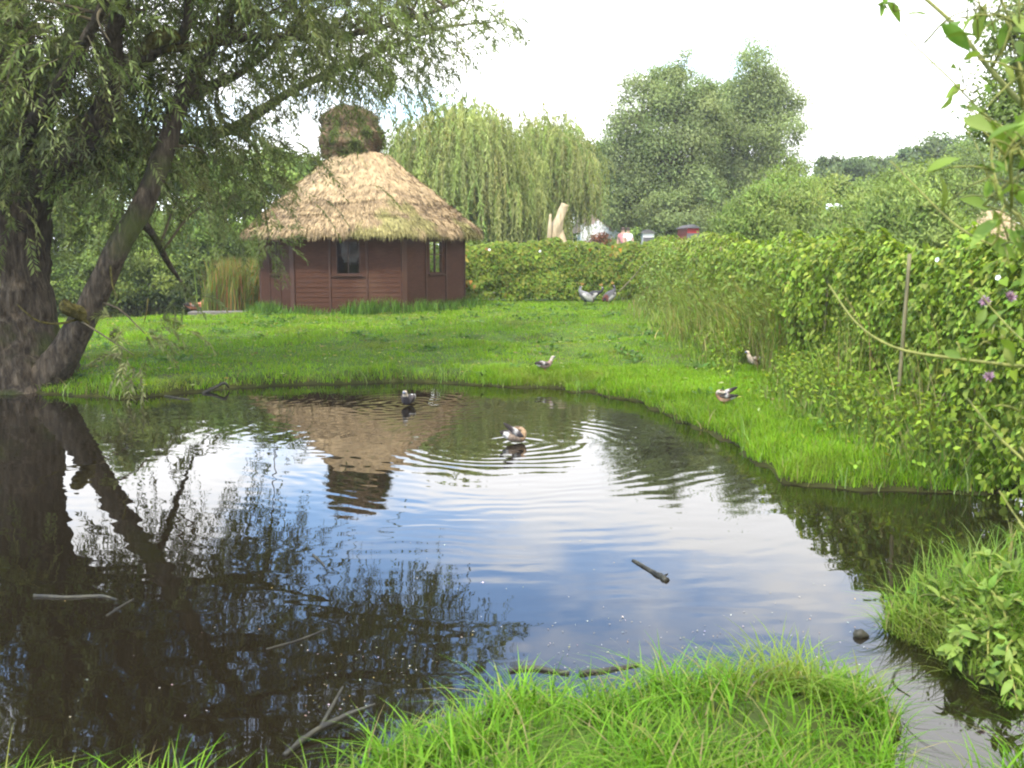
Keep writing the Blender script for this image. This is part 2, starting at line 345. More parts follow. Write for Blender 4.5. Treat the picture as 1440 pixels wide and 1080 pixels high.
def leaf_tree(name, label, cat, lobes, cols, trunk=None, per=1500, L=.17, W=.085, clump=.17, seed=0, group=None, up=0, barkr=.25, templ=DIA, limbs=True, w=None, wood='trunk'):
    """lobes: (centre, radii, number of leaf clumps)."""
    cs = np.array([l[0] for l in lobes]); base = np.array(trunk) if trunk is not None else np.array([cs[:, 0].mean(), cs[:, 1].mean(), 0])
    base = np.array([base[0], base[1], gz(base[0], base[1])])
    root = empty(name, base, label, cat, group)
    lf, tr = MB(), MB()
    top = cs[np.argmax(cs[:, 2])]
    zlow = min(l[0][2] - l[1][2] * .6 for l in lobes)
    fork = base + (np.array([cs[:, 0].mean(), cs[:, 1].mean(), 0]) - base) * np.array([.4, .4, 0]); fork[2] = max(base[2] + .3, min(zlow + .3, base[2] + 3))
    tube(tr, [base - [0, 0, .15], base + (fork - base) * .4 + rng.normal(0, .05, 3) * [1, 1, 0], fork], [barkr * 1.35, barkr, barkr * .85], 9, 8, .15, seed)
    for (c, r, ncl) in lobes:
        if limbs:
            mid = fork * .5 + c * .5 + rng.normal(0, .25, 3); tip = c + np.array([0, 0, r[2] * .6])
            tube(tr, [fork - [0, 0, .2], mid, c, tip], [barkr * .7, barkr * .45, barkr * .25, .015], 6, 10, .1, seed)
        p, d = ellipsoid_pts(ncl, c, r)
        cr = clump * (r.mean() * .9 + .5) * rng.uniform(.7, 1.5, ncl)
        if limbs:
            for q in p[::max(1, ncl // 14)]:
                tube(tr, [c + rng.normal(0, .1, 3), (c + q) / 2 + rng.normal(0, .12, 3), q], [barkr * .18, barkr * .1, .008], 4, 5)
        k = max(3, int(per / len(lobes) * 1.0 / ncl * 10))
        off = rng.normal(0, 1, (ncl, k, 3)) * cr[:, None, None] * np.array([1, 1, .75])
        pos = (p[:, None] + off).reshape(-1, 3)
        nr = unit(np.repeat(d, k, 0) * .5 + off.reshape(-1, 3) / (cr.mean() + 1e-6) * .35 + np.array([0, 0, .55]) + rng.normal(0, .55, (ncl * k, 3)))
        dd = unit(np.cross(nr, rdir(ncl * k)) + np.array([0, 0, up - .25]))
        base_c = pal(ncl, cols, .10, w)
        c_ = np.repeat(base_c, k, 0) * (1 + rng.normal(0, .16, (ncl * k, 1)))
        sz = rng.uniform(.6, 1.25, ncl * k)
        inst(lf, templ, pos, dd, nr, L * sz, W * sz, np.clip(c_, .003, .9))
    tr.build(wood, M_twig, root); lf.build('crown', M_leaf, root)
    return root

# ------------------------------------------------------------------ the thatched hut
def thatched_hut(name, label, c, R, s=1.0, straw=26000, seed=3, cap=True):
    c = np.array([c[0], c[1], c[2]]); root = empty(name, c, label, 'hut'); side = R; a = R * .8660254
    H = 2.1 * s; z0 = c[2]
    pl = MB(); th = np.arange(6) * np.pi / 3
    ring = lambda r, z: np.column_stack([c[0] + r * np.cos(th), c[1] + r * np.sin(th), np.full(6, z)])
    pl.add(np.vstack([ring(R + .06 * s, z0 - .3), ring(R + .06 * s, z0 + .05)]), [np.array([[k, (k + 1) % 6, 6 + (k + 1) % 6, 6 + k] for k in range(6)]), np.array([[6, 7, 8, 9, 10, 11]])])
    pl.build('plinth', M_concrete, root, False)
    for k in range(6):
        ang = R_(-90 + 60 * k); n = np.array([math.cos(ang), math.sin(ang), 0]); u = np.array([-n[1], n[0], 0]); o = c + n * a
        w = MB(); hs = side / 2
        wx, w0, w1 = .31 * s, 1.0 * s, 1.86 * s
        zb = .052
        for x in ((-hs + .01, -wx), (wx, hs - .01)): box(w, o, u, n, EZ, x, (-.07, 0), (zb, H))
        box(w, o, u, n, EZ, (-wx, wx), (-.07, 0), (zb, w0)); box(w, o, u, n, EZ, (-wx, wx), (-.07, 0), (w1, H))
        bh = .125 * s; nb = int(H / bh)
        for (x0, x1, zlo, zhi) in ((-hs + .07 * s, -.50 * s, 0, H), (.50 * s, hs - .07 * s, 0, H), (-.44 * s, .44 * s, 0, .93 * s), (-.44 * s, .44 * s, 1.93 * s, H)):
            for q in range(nb):
                b0, b1 = q * bh + .06, (q + 1) * bh + .062
                if b0 < zlo or b1 > zhi + .08: continue
                j1, j2 = rng.normal(0, .0015, 2)
                v = [o + u * x + n * y + EZ * z for (x, y, z) in ((x0, .001, b0), (x1, .001, b0), (x0, .020 + j1, b0), (x1, .020 + j2, b0), (x0, .001, b1), (x1, .001, b1), (x0, .009 + j1, b1), (x1, .009 + j2, b1))]
                w.add(v, np.array([[0, 1, 3, 2], [4, 6, 7, 5], [2, 3, 7, 6], [0, 2, 6, 4], [1, 5, 7, 3]]))
        w.build('wall_panel', M_wood, root, False)
        t = MB()
        for x in (-.47 * s, .47 * s): box(t, o, u, n, EZ, (x - .027 * s, x + .027 * s), (0, .042), (.055, H - .01))
        box(t, o, u, n, EZ, (-.44 * s, .44 * s), (0, .040), (.945 * s, 1.0 * s - .03 * s)); box(t, o, u, n, EZ, (-.44 * s, .44 * s), (0, .040), (1.89 * s, 1.925 * s))
        t.build('batten_trim', M_trim, root, False)
        fm = MB(); f = .035 * s
        for x in ((-wx, -wx + f), (wx - f, wx), (-.011 * s, .011 * s)): box(fm, o, u, n, EZ, x, (-.05, .012 if x[0] * x[1] > 0 else .002), (w0, w1))
        for z in ((w0, w0 + f), (w1 - f, w1), ((w0 + w1) / 2 + .06, (w0 + w1) / 2 + .06 + .02 * s)):
            for x in ((-wx + f, -.011 * s), (.011 * s, wx - f)): box(fm, o, u, n, EZ, x, (-.048, .0), z)
        box(fm, o, u, n, EZ, (-wx - .04 * s, wx + .04 * s), (.001, .07), (w0 - .03 * s, w0 - .001))
        win = fm.build('window', M_trim, root, False)
        pn = MB(); box(pn, o, u, n, EZ, (-wx + f * .6, wx - f * .6), (-.032, -.028), (w0 + f * .6, w1 - f * .6)); pn.build('pane', M_glass, win, False)
        ca = R_(-60 + 60 * k); cn = np.array([math.cos(ca), math.sin(ca), 0]); cu = np.array([-cn[1], cn[0], 0])
        cp = MB(); box(cp, c + cn * R, cu, cn, EZ, (-.07 * s, .07 * s), (-.10, .03), (.051, H)); cp.build('corner_post', M_trim, root, False)
    # thatch: courses of straw on a rounded hexagonal cone
    Rt = 1.185 * R
    def hexr(t, hexness):
        q = (t % (np.pi / 3)) - np.pi / 6; return (1 - hexness) * .955 + hexness * .8660254 / np.cos(q)
    prof = [(.80, 2.08), (.97, 1.93), (1.0, 1.95), (1.0, 2.03), (.975, 2.14), (.93, 2.27), (.86, 2.46), (.845, 2.53), (.79, 2.66), (.755, 2.76), (.735, 2.84), (.69, 2.96), (.61, 3.16), (.52, 3.40), (.43, 3.64), (.345, 3.90), (.28, 4.08), (.215, 4.22), (.02, 4.26)]
    pr = np.array(prof); tt = np.linspace(0, 1, 120); kk = np.linspace(0, 1, len(pr))
    pr2 = np.column_stack([np.interp(tt, kk, pr[:, 0]), np.interp(tt, kk, pr[:, 1])])
    A = 180; th = np.linspace(0, 2 * np.pi, A, endpoint=False)
    straw_cols = np.array([(.42, .305, .165), (.36, .25, .13), (.47, .35, .20), (.30, .22, .12)])
    def surf(t, r, z):
        hexn = np.clip(.95 - (z - 2.0) * .28, .1, .95)
        rr = Rt * r * hexr(t, hexn)
        nz = (fbm(t * 5, z * 2.2, seed) - .5) * .16 + (fbm(t * 14, z * 7, seed + 5) - .5) * .09
        rr = rr - s * .05 * (np.exp(-((z - 2.50 - .05 * np.sin(t * 7)) / .04) ** 2) + np.exp(-((z - 2.80 - .05 * np.sin(t * 5 + 1)) / .04) ** 2) + .7 * np.exp(-((z - 3.05 - .06 * np.sin(t * 6 + 2)) / .035) ** 2))
        rr = rr + s * nz * np.clip((z - 1.98) * 3, .15, 1)
        zz = z + np.where(z < 2.3, (fbm(t * 9, z * 0, seed + 2) - .5) * .09, 0)
        return np.stack([c[0] + rr * np.cos(t), c[1] + rr * np.sin(t), z0 + s * (zz - .0) ], -1)
    TT, _ = np.meshgrid(th, tt); RR = np.repeat(pr2[:, :1], A, 1); ZZ = np.repeat(pr2[:, 1:], A, 1)
    def moss(t, z):
        m = fbm(t * 2.6 + 4.1, z * 1.3, seed + 11) + .25 * fbm(t * 12, z * 6, seed + 13) + .10 * np.clip(2.75 - z, -.6, .7)
        return sstep(.74, .86, m)
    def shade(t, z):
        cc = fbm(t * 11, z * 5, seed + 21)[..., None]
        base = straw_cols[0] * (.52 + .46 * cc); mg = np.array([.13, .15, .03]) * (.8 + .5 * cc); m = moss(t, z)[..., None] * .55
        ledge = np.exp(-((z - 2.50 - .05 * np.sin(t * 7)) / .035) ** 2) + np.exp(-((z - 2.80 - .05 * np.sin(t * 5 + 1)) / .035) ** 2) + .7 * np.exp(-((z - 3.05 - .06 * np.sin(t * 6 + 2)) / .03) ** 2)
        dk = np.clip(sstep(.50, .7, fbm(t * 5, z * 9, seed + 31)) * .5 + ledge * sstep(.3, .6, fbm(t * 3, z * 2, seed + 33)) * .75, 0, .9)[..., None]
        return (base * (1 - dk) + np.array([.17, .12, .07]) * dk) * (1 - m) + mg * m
    mb = MB(); v = surf(TT, RR, ZZ); i = np.arange(len(tt) - 1)[:, None] * A; j = np.arange(A)[None]; k = (j + 1) % A
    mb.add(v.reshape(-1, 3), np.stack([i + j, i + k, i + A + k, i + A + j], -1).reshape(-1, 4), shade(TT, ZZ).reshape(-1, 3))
    ns = straw; t = rng.uniform(0, 2 * np.pi, ns); q = .155 + .80 * (1 - np.sqrt(rng.random(ns)))
    r = np.interp(q, kk, pr[:, 0]); z = np.interp(q, kk, pr[:, 1]); p = surf(t, r, z)
    q2 = np.clip(q - .03, 0, 1); p2 = surf(t, np.interp(q2, kk, pr[:, 0]), np.interp(q2, kk, pr[:, 1]))
    out = np.stack([np.cos(t), np.sin(t), np.full(ns, .75)], -1); out = unit(out)
    d = unit(unit(p2 - p) + out * rng.normal(.03, .05, (ns, 1)) + rng.normal(0, .16, (ns, 3)))
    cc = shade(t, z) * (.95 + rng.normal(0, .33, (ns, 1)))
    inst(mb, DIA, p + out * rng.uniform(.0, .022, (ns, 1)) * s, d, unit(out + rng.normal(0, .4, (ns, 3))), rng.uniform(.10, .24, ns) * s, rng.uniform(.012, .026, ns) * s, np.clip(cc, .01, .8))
    roof = mb.build('thatch_roof', M_thatch, root)
    if cap:
        mb = MB(); cc0 = c + np.array([-.26 * s, 0, 0])
        prof = np.array([(.58, 4.05), (.70, 4.10), (.69, 4.20), (.72, 4.30), (.82, 4.45), (.86, 4.62), (.83, 4.76), (.76, 4.88), (.72, 4.98), (.72, 5.10), (.65, 5.24), (.47, 5.35), (.2, 5.4), (.02, 5.41)])
        t2 = np.linspace(0, 1, 50); kk2 = np.linspace(0, 1, len(prof)); B = 90; th2 = np.linspace(0, 2 * np.pi, B, endpoint=False)
        T2, Q2 = np.meshgrid(th2, t2); r2 = np.interp(Q2, kk2, prof[:, 0]); z2 = np.interp(Q2, kk2, prof[:, 1])
        def s2(t, r, z):
            r = r * (1 + .62 * (fbm(np.cos(t) * 2 + 5, np.sin(t) * 2 + z * 2.5, seed + 41) - .5) + .42 * (fbm(np.cos(t) * 6 + 15, np.sin(t) * 6 + z * 6, seed + 43) - .5))
            return np.stack([cc0[0] + s * r * np.cos(t) - .03 * (z - 4.5), cc0[1] + s * r * np.sin(t), z0 + s * z + .10 * (fbm(np.cos(t) * 1.5 + 3, np.sin(t) * 1.5, seed + 7) - .5)], -1)
        def colr(t, z):
            m = sstep(.5, .62, fbm(np.cos(t) * 3 + 9, np.sin(t) * 3 + z * 3, seed + 51))[..., None]; n_ = fbm(np.cos(t) * 9, np.sin(t) * 9 + z * 8, seed + 53)[..., None]
            return np.array([.135, .092, .052]) * (.45 + 1.0 * n_) * (1 - m) + np.array([.06, .075, .018]) * (.6 + .8 * n_) * m
        v = s2(T2, r2, z2); i = np.arange(49)[:, None] * B; j = np.arange(B)[None]; k = (j + 1) % B
        mb.add(v.reshape(-1, 3), np.stack([i + j, i + k, i + B + k, i + B + j], -1).reshape(-1, 4), colr(T2, z2).reshape(-1, 3))
        ns = straw // 5; t = rng.uniform(0, 2 * np.pi, ns); q = rng.uniform(.05, .97, ns); zc = np.interp(q, kk2, prof[:, 1]); p = s2(t, np.interp(q, kk2, prof[:, 0]), zc)
        out = np.stack([np.cos(t), np.sin(t), np.clip((zc - 5.0) * 1.3, -.3, 1.2)], -1)
        d = unit(np.stack([-np.sin(t), np.cos(t), 0 * t], -1) * rng.choice([-1, 1], (ns, 1)) * .7 + rng.normal(0, .5, (ns, 3)) + unit(out) * .25)
        inst(mb, DIA, p, d, unit(out + rng.normal(0, .3, (ns, 3))), rng.uniform(.1, .26, ns) * s, rng.uniform(.012, .028, ns) * s, np.clip(colr(t, zc) * (1.1 + rng.normal(0, .35, (ns, 1))), .01, .8))
        mb.build('roof_cap', M_thatch, roof)
    return root
HC = PD(511, 440, 28.0); HUT = np.array([HC[0], 28.0, .16]); HR = 2.82
thatched_hut('thatched_hut', 'round red brown wooden hut with pale thatched roof and shaggy straw topknot beside the pond', HUT, HR)
h2 = PD(1392, 330, 44); thatched_hut('thatched_hut', 'distant thatched hut roof half hidden by shrubs behind the vine fence', (h2[0], 44, .75), 1.7, .62, 7000, 9, False)
sl = MB(); q = PD(352, 442, 27.3); box(sl, (q[0], q[1], 0), unit([1, .12, 0]), unit([-.12, 1, 0]), EZ, (-1.6, .9), (-.25, .35), (-.2, .125)); tag(sl.build('path', M_concrete, smooth=False), kind='structure')

# ------------------------------------------------------------------ near willow
root = empty('willow_tree', P(20, 548, .05), 'big near willow with forked furrowed trunk leaning over the left end of the pond', 'tree')
tb = MB()
def px(pts): return np.array([PD(x, y, d) for x, y, d in pts])
tube(tb, px([(12, 556, 13.6), (14, 520, 13.6), (12, 460, 13.65), (10, 380, 13.7), (14, 290, 13.8), (30, 210, 13.8), (25, 120, 13.6), (5, 20, 13.4), (-20, -120, 13.2), (-30, -260, 13.4)]), [1.0, .80, .60, .52, .50, .42, .34, .28, .2, .05], 84, 90, .16, 1, ridges=30)
for ang, ln in ((-.3, 1.15), (.5, .7), (-1.4, .9), (2.6, .9), (-2.3, .9), (1.5, .8)):     # root buttresses
    b0 = PD(12, 540, 13.6); d = np.array([math.cos(ang), math.sin(ang), 0])
    tube(tb, [b0 + d * .3 + EZ * .75, b0 + d * .55 + EZ * .25, b0 + d * ln - EZ * .08], [.36, .3, .1], 12, 8, .2, int(ang * 10) + 40)
limbs = [
 ([(62, 536, 13.3), (95, 490, 13.1), (128, 430, 13.0), (165, 350, 12.9), (205, 280, 13.0), (232, 210, 13.2), (255, 140, 13.5), (300, 60, 14), (345, -30, 14.6), (380, -130, 15)], [.28, .19, .155, .145, .135, .12, .105, .085, .06, .025]),
 ([(22, 330, 13.7), (48, 262, 13.5), (95, 222, 13.2), (140, 165, 12.9), (170, 105, 12.7), (205, 75, 12.6), (228, 62, 12.6)], [.28, .21, .17, .15, .13, .11, .10]),
 ([(40, 275, 13.6), (80, 258, 13.9), (125, 232, 14.4), (190, 212, 15), (260, 195, 15.8), (325, 182, 16.5), (368, 155, 17), (410, 128, 17.5), (470, 100, 18), (540, 70, 18.6), (620, 40, 19.4), (700, 30, 20.4)], [.22, .17, .14, .115, .10, .09, .08, .07, .06, .045, .03, .012]),
 ([(170, 110, 12.7), (160, 60, 12.5), (172, 0, 12.3), (190, -90, 12)], [.13, .1, .085, .04]),
 ([(225, 65, 12.6), (252, 68, 12.7), (280, 62, 12.8), (312, 56, 13)], [.075, .05, .045, .03]),
 ([(255, 62, 12.65), (265, 20, 12.5), (262, -40, 12.4)], [.07, .06, .03]),
 ([(290, 62, 13.2), (360, 52, 14.2), (455, 52, 15.4), (530, 40, 16.2), (620, 12, 17.4), (670, -10, 18)], [.06, .055, .05, .045, .03, .012]),
 ([(20, 190, 13.8), (60, 120, 14.2), (105, 50, 14.6), (120, -50, 15)], [.2, .17, .14, .08]),
 ([(-5, 250, 13.5), (-70, 160, 13.2), (-160, 60, 12.8), (-260, -40, 12.5)], [.24, .18, .12, .05]),
 ([(30, 200, 13.4), (70, 140, 12.2), (130, 40, 11), (200, -120, 9.8)], [.12, .09, .06, .03]),
 ([(60, 170, 13), (35, 110, 12.2), (30, 40, 11.6)], [.07, .05, .03]),
 ([(255, 140, 13.5), (300, 120, 14.5), (350, 95, 15.5), (430, 30, 17)], [.09, .07, .05, .02]),
 ([(190, 300, 13.0), (215, 330, 13.6), (238, 372, 14.2), (252, 392, 14.6)], [.05, .045, .04, .02]),
]
limb_pts = []
for k, (pp, rr) in enumerate(limbs):
    q = px(pp); tube(tb, q, rr, 36 if k < 2 else 10, (40 if k < 2 else 10) + 3 * len(pp), .14, k + 3, ridges=18 if k < 2 else 0); limb_pts.append(spline(q, 40))
tube(tb, px([(12, 556, 13.6), (10, 380, 13.7), (14, 290, 13.8)]), [.3, .3, .3], 8)
trunk = tb.build('trunk', M_bark, root)
st = MB()   # mossy broken stub low on the leaning stem, and the broken end of the big limb
tube(st, px([(122, 448, 12.95), (108, 440, 12.8), (92, 432, 12.6), (84, 430, 12.55)]), [.085, .10, .095, .05], 16, 14, .75, 5); st.build('broken_stub', M_moss, trunk)
st = MB(); tube(st, px([(204, 74, 12.58), (222, 56, 12.5), (240, 50, 12.45), (252, 56, 12.45)]), [.085, .10, .08, .04], 16, 14, .75, 8); tube(st, px([(228, 68, 12.55), (262, 66, 12.6), (312, 57, 12.9)]), [.05, .035, .025], 8, 8, .3, 9); st.build('broken_stub', M_moss, trunk)
for pp, rr in (([(118, 446, 12.9), (85, 455, 12.6), (55, 452, 12.4), (35, 438, 12.3), (24, 428, 12.3)], [.018, .016, .013, .009, .004]), ([(155, 372, 12.8), (158, 400, 12.6), (165, 420, 12.5)], [.014, .012, .005]), ([(208, 420, 12.6), (206, 440, 12.5), (202, 455, 12.5)], [.01, .008, .004])):
    tw = MB(); tube(tw, px(pp), rr, 6, 12, .1, 2); tw.build('lichened_shoot', M_moss, trunk)
WILLOW = [(.135, .165, .048), (.16, .19, .066), (.105, .135, .037), (.185, .21, .082)]
canopy = [(70, 60, 130, 90, 13.4, 2.2, 44), (80, 190, 105, 62, 13.8, 1.4, 28), (250, 85, 125, 95, 14.2, 2.0, 44), (225, 218, 100, 50, 14.2, 1.8, 14), (300, 255, 80, 40, 15, 1.6, 6),
          (415, 45, 110, 55, 15, 2.4, 34), (530, 50, 85, 48, 17, 2, 22), (615, 25, 62, 42, 18, 2, 13), (700, 62, 22, 20, 20, .4, 2), (600, 80, 14, 18, 18.5, .4, 2), (372, 228, 50, 28, 16.5, 1.3, 5),
          (385, 338, 12, 16, 19, .3, 2), (15, 290, 38, 30, 13, .4, 3), (470, 112, 45, 16, 17, 1, 4), (560, 112, 30, 12, 17.6, .7, 3), (190, 480, 16, 26, 12.4, .3, 2),
          (330, 205, 30, 20, 16, .8, 3), (150, -150, 300, 120, 13, 3, 70), (330, -130, 120, 70, 12.4, 1.2, 22), (180, -120, 130, 70, 11.4, 1.0, 18), (480, -90, 150, 60, 15, 2, 9), (-150, 60, 150, 160, 12.5, 2.5, 34), (150, -330, 260, 90, 12.5, 3, 26), (60, 20, 130, 90, 10.5, 1, 6), (150, 310, 60, 30, 14, 1, 2), (270, 400, 20, 20, 15, .4, 1)]
lf, tg = MB(), MB(); LP = np.concatenate(limb_pts)
for (cx, cy, rx, ry, D, dd, n) in canopy:
    c, r = pxlobe(cx, cy, rx, ry, D, dd); p, d = ellipsoid_pts(n, c, r, 0)
    small = n < 5
    for q, dq in zip(p, d):
        near = LP[np.argmin(((LP - q) ** 2).sum(1) + .6 * np.maximum(0, LP[:, 2] - q[2]) ** 2)]
        mid = (near + q) / 2 + np.array([0, 0, .18 * np.linalg.norm(q - near)]) + rng.normal(0, .08, 3)
        tube(tg, [near, mid, q], [.022, .014, .006], 5, 7)
        ns = int(rng.integers(11, 17)) if not small else 12
        rad = rng.uniform(.22, .5) if not small else .2
        o = q + rng.normal(0, 1, (ns, 3)) * rad * np.array([1, 1, .7]); dv = unit(unit(o - q) * .8 + dq * .25 + rng.normal(0, .4, (ns, 3)) + [0, 0, .12])
        cl = np.repeat(pal(1, WILLOW, .15), ns, 0) * (1 + rng.normal(0, .12, (ns, 1)))
        sprays(lf, tg, o, dv, rng.uniform(.35, .75, ns) * (1 if not small else .6), 26, .115, .026, cl, droop=.65)
tg.build('branches', M_twig, root); lf.build('crown', M_leaf, root)

# ------------------------------------------------------------------ weeping willows
def weeping(name, label, lobes, Y, cols, strands, seed, group):
    base = PD(lobes[0][0], 345, Y); base[2] = gz(base[0], base[1]); root = empty(name, base, label, 'tree', group)
    tr, lf = MB(), MB(); fork = base + np.array([.2, 0, 2.6])
    tube(tr, [base - EZ * .2, base + EZ * 1.2 + EX * .1, fork], [.5, .4, .36], 12, 8, .15, seed)
    tot = sum(l[4] for l in lobes)
    for (cx, cy, rx, ry, wgt, zlow) in lobes:
        c, r = pxlobe(cx, cy, rx, ry, Y, 2.2); ncl = int(95 * wgt)
        tube(tr, [fork - EZ * .3, (fork + c) / 2 + EZ * .6, c + EZ * r[2] * .5], [.28, .18, .06], 8, 10, .1, seed)
        d = rdir(ncl); d[:, 2] = np.abs(d[:, 2]) * 1.1 - .25; d = unit(d); p = c + d * r * rng.uniform(.68, 1.0, (ncl, 1))
        for q in p[::4]: tube(tr, [c, (c + q) / 2 + EZ * .3, q], [.09, .05, .012], 5, 6)
        k = int(strands * wgt / tot / ncl)
        for q, dq in zip(p, d):
            cc = pal(1, cols, .14)
            o = q + rng.normal(0, 1, (k, 3)) * np.array([.42, .42, .3]); ln = rng.uniform(1.0, 2.6, k) * rng.uniform(.7, 1.25)
            ln = np.clip(ln, .5, np.maximum(.5, o[:, 2] - base[2] - zlow * rng.uniform(.5, 1.5, k)))
            nl = 34; t = np.linspace(.0, 1, nl)[None, :, None]
            outv = unit(np.array([dq[0], dq[1], .5]) + rng.normal(0, .3, (k, 3)))
            pts = o[:, None] + outv[:, None] * .38 * np.sin(np.minimum(t * 3.2, np.pi / 2)) - EZ * (t ** 1.25 * ln[:, None, None]) + np.sin(t * 5 + rng.random((k, 1, 1)) * 6) * .03
            ld = unit(np.array([0, 0, -1.0]) + rng.normal(0, .38, (k, nl, 3))); nr = unit(np.array([dq[0], dq[1], .5]) + rng.normal(0, .5, (k, nl, 3)))
            col = np.repeat(cc, k * nl, 0) * (1 + np.repeat(rng.normal(0, .12, (k, 1)), nl, 0)) * (1 + rng.normal(0, .08, (k * nl, 1)))
            inst(lf, DIA, pts.reshape(-1, 3), ld.reshape(-1, 3), nr.reshape(-1, 3), .2 * rng.uniform(.7, 1.2, k * nl), .042, np.clip(col, .003, .9))
    tr.build('trunk', M_twig, root); lf.build('crown', M_leaf, root)
WEEP = [(.255, .295, .08), (.29, .325, .10), (.21, .255, .065), (.31, .32, .11)]
weeping('weeping_willow', 'wide weeping willow with yellow green hanging strands right behind the hut roof', [(640, 222, 92, 78, 1.5, .6), (600, 262, 60, 60, .8, .6), (690, 270, 60, 60, .7, .6)], 41, WEEP, 3000, 1, 'weeping willows behind the hut')
weeping('weeping_willow', 'narrower weeping willow touching the grey green trees, behind the broken pale trunk', [(765, 232, 60, 64, 1.2, .5), (742, 285, 50, 45, .6, .5), (790, 250, 22, 36, .4, 1.8)], 44, WEEP, 2100, 2, 'weeping willows behind the hut')

# ------------------------------------------------------------------ trees and shrubs
def lob(lst, Y): return [(*pxlobe(a, b, c, d, Y + (e[0] if e else 0)), n) for a, b, c, d, n, *e in lst]
GREY = [(.205, .25, .085), (.235, .28, .105), (.175, .22, .07)]
DARK = [(.085, .125, .03), (.105, .145, .035), (.065, .105, .025)]
MIDG = [(.145, .20, .035), (.18, .235, .045), (.115, .165, .03)]
YELG = [(.19, .27, .055), (.23, .31, .07), (.15, .23, .05)]
SALL = [(.215, .275, .06), (.255, .315, .08), (.17, .23, .05)]
leaf_tree('grey_willow_tree', 'tall grey green bushy tree on the left of the pair beyond the back hedge', 'tree',
  lob([(905, 165, 48, 62, 50), (955, 130, 42, 52, 44), (935, 215, 62, 62, 54), (880, 232, 42, 44, 34), (900, 285, 52, 34, 36), (970, 270, 42, 48, 36), (985, 170, 30, 60, 34), (930, 255, 60, 50, 40, 2), (985, 240, 40, 60, 34, 2), (955, 300, 50, 26, 26, -2)], 50), GREY, PD(948, 345, 50), 14000, .14, .068, .16, 1, 'grey green trees beyond the hedge', barkr=.4)
leaf_tree('grey_willow_tree', 'tallest grey green tree with twin rounded tops, right of the pair beyond the back hedge', 'tree',
  lob([(1062, 112, 36, 54, 46), (1095, 175, 36, 56, 44), (1052, 200, 42, 60, 44), (1088, 250, 48, 40, 38), (1040, 270, 42, 40, 36), (1020, 215, 24, 48, 24), (1010, 300, 30, 26, 18), (1070, 300, 50, 34, 24), (1030, 160, 26, 50, 22, 2)], 52), GREY, PD(1000, 345, 52), 14000, .14, .068, .16, 2, 'grey green trees beyond the hedge', barkr=.38)
leaf_tree('dark_tree', 'dark tree filling the gap between the weeping willow and the grey green trees', 'tree',
  lob([(838, 222, 24, 24, 18), (856, 262, 34, 36, 26), (835, 290, 22, 20, 14), (880, 300, 34, 20, 16)], 58), DARK + MIDG, PD(858, 345, 58), 900, .24, .11, .16, 3, barkr=.3)
# far wood on the right, tree by tree
for k, (lst, Y, lab) in enumerate([
  ([(1165, 248, 26, 26, 20), (1190, 240, 26, 18, 16)], 72, 'dark distant tree nearest the tall grey green pair on the skyline'),
  ([(1215, 238, 26, 16, 16), (1236, 246, 26, 22, 16)], 75, 'dark distant tree in the middle of the far skyline'),
  ([(1272, 232, 26, 20, 18), (1290, 245, 30, 24, 16)], 74, 'dark distant tree where the far skyline starts to rise'),
  ([(1330, 218, 36, 30, 26), (1362, 228, 30, 36, 22), (1310, 240, 30, 26, 16)], 66, 'highest distant tree on the far skyline, near the right foreground branch'),
  ([(1430, 225, 40, 44, 22), (1480, 215, 50, 50, 22)], 62, 'distant tree behind the small thatched roof at the right')]):
    leaf_tree('distant_tree', lab, 'tree', lob(lst + [(x_, y_ + 34, w_ * 1.1, h_, n_, 1) for x_, y_, w_, h_, n_ in lst], Y), [(.12, .165, .055), (.145, .19, .065), (.10, .145, .05)], None, 1900, .3, .15, .16, 10 + k, 'distant trees on the right skyline', barkr=.25)
# willow shrubs behind the right fence
for k, (lst, Y, lab) in enumerate([
  ([(1052, 316, 34, 38, 34), (1078, 296, 30, 38, 26), (1030, 335, 26, 24, 18)], 27, 'light green willow shrub behind the fence, below the tallest grey green tree'),
  ([(1108, 272, 32, 34, 30), (1125, 300, 40, 45, 30), (1092, 330, 34, 34, 22)], 29, 'light green willow shrub left of the white lamp'),
  ([(1205, 318, 40, 34, 34), (1228, 296, 30, 34, 24), (1170, 336, 30, 28, 20)], 24, 'light green willow shrub just right of the white lamp'),
  ([(1270, 296, 40, 38, 34), (1252, 330, 40, 36, 26), (1300, 325, 40, 40, 26)], 22, 'light green willow shrub in the middle of the row behind the vine fence'),
  ([(1318, 318, 24, 34, 26), (1318, 348, 36, 26, 24)], 20, 'light green willow shrub left of the small thatched roof')]):
    root = leaf_tree('willow_shrub', lab, 'shrub', lob(lst, Y), SALL + YELG[:1], None, 1300, .13, .04, .17, 20 + k, 'willow shrubs behind the vine fence', up=.9, barkr=.06, wood='stems')
leaf_tree('willow_shrub', 'dull green shrub under the small thatched roof behind the vine fence', 'shrub', lob([(1385, 372, 40, 24, 26), (1440, 360, 30, 34, 24), (1480, 340, 40, 60, 30)], 18), SALL, None, 800, .12, .04, .17, 27, 'willow shrubs behind the vine fence', up=.6, barkr=.05, wood='stems')
leaf_tree('small_leaved_tree', 'small leaved tree at the upper right edge behind the foreground branch', 'tree',
  lob([(1425, 60, 46, 70, 30), (1415, 160, 40, 50, 24), (1480, 100, 70, 120, 40), (1460, 220, 40, 50, 20)], 15), MIDG + GREY, PD(1500, 420, 15), 1300, .075, .04, .13, 31, barkr=.12)
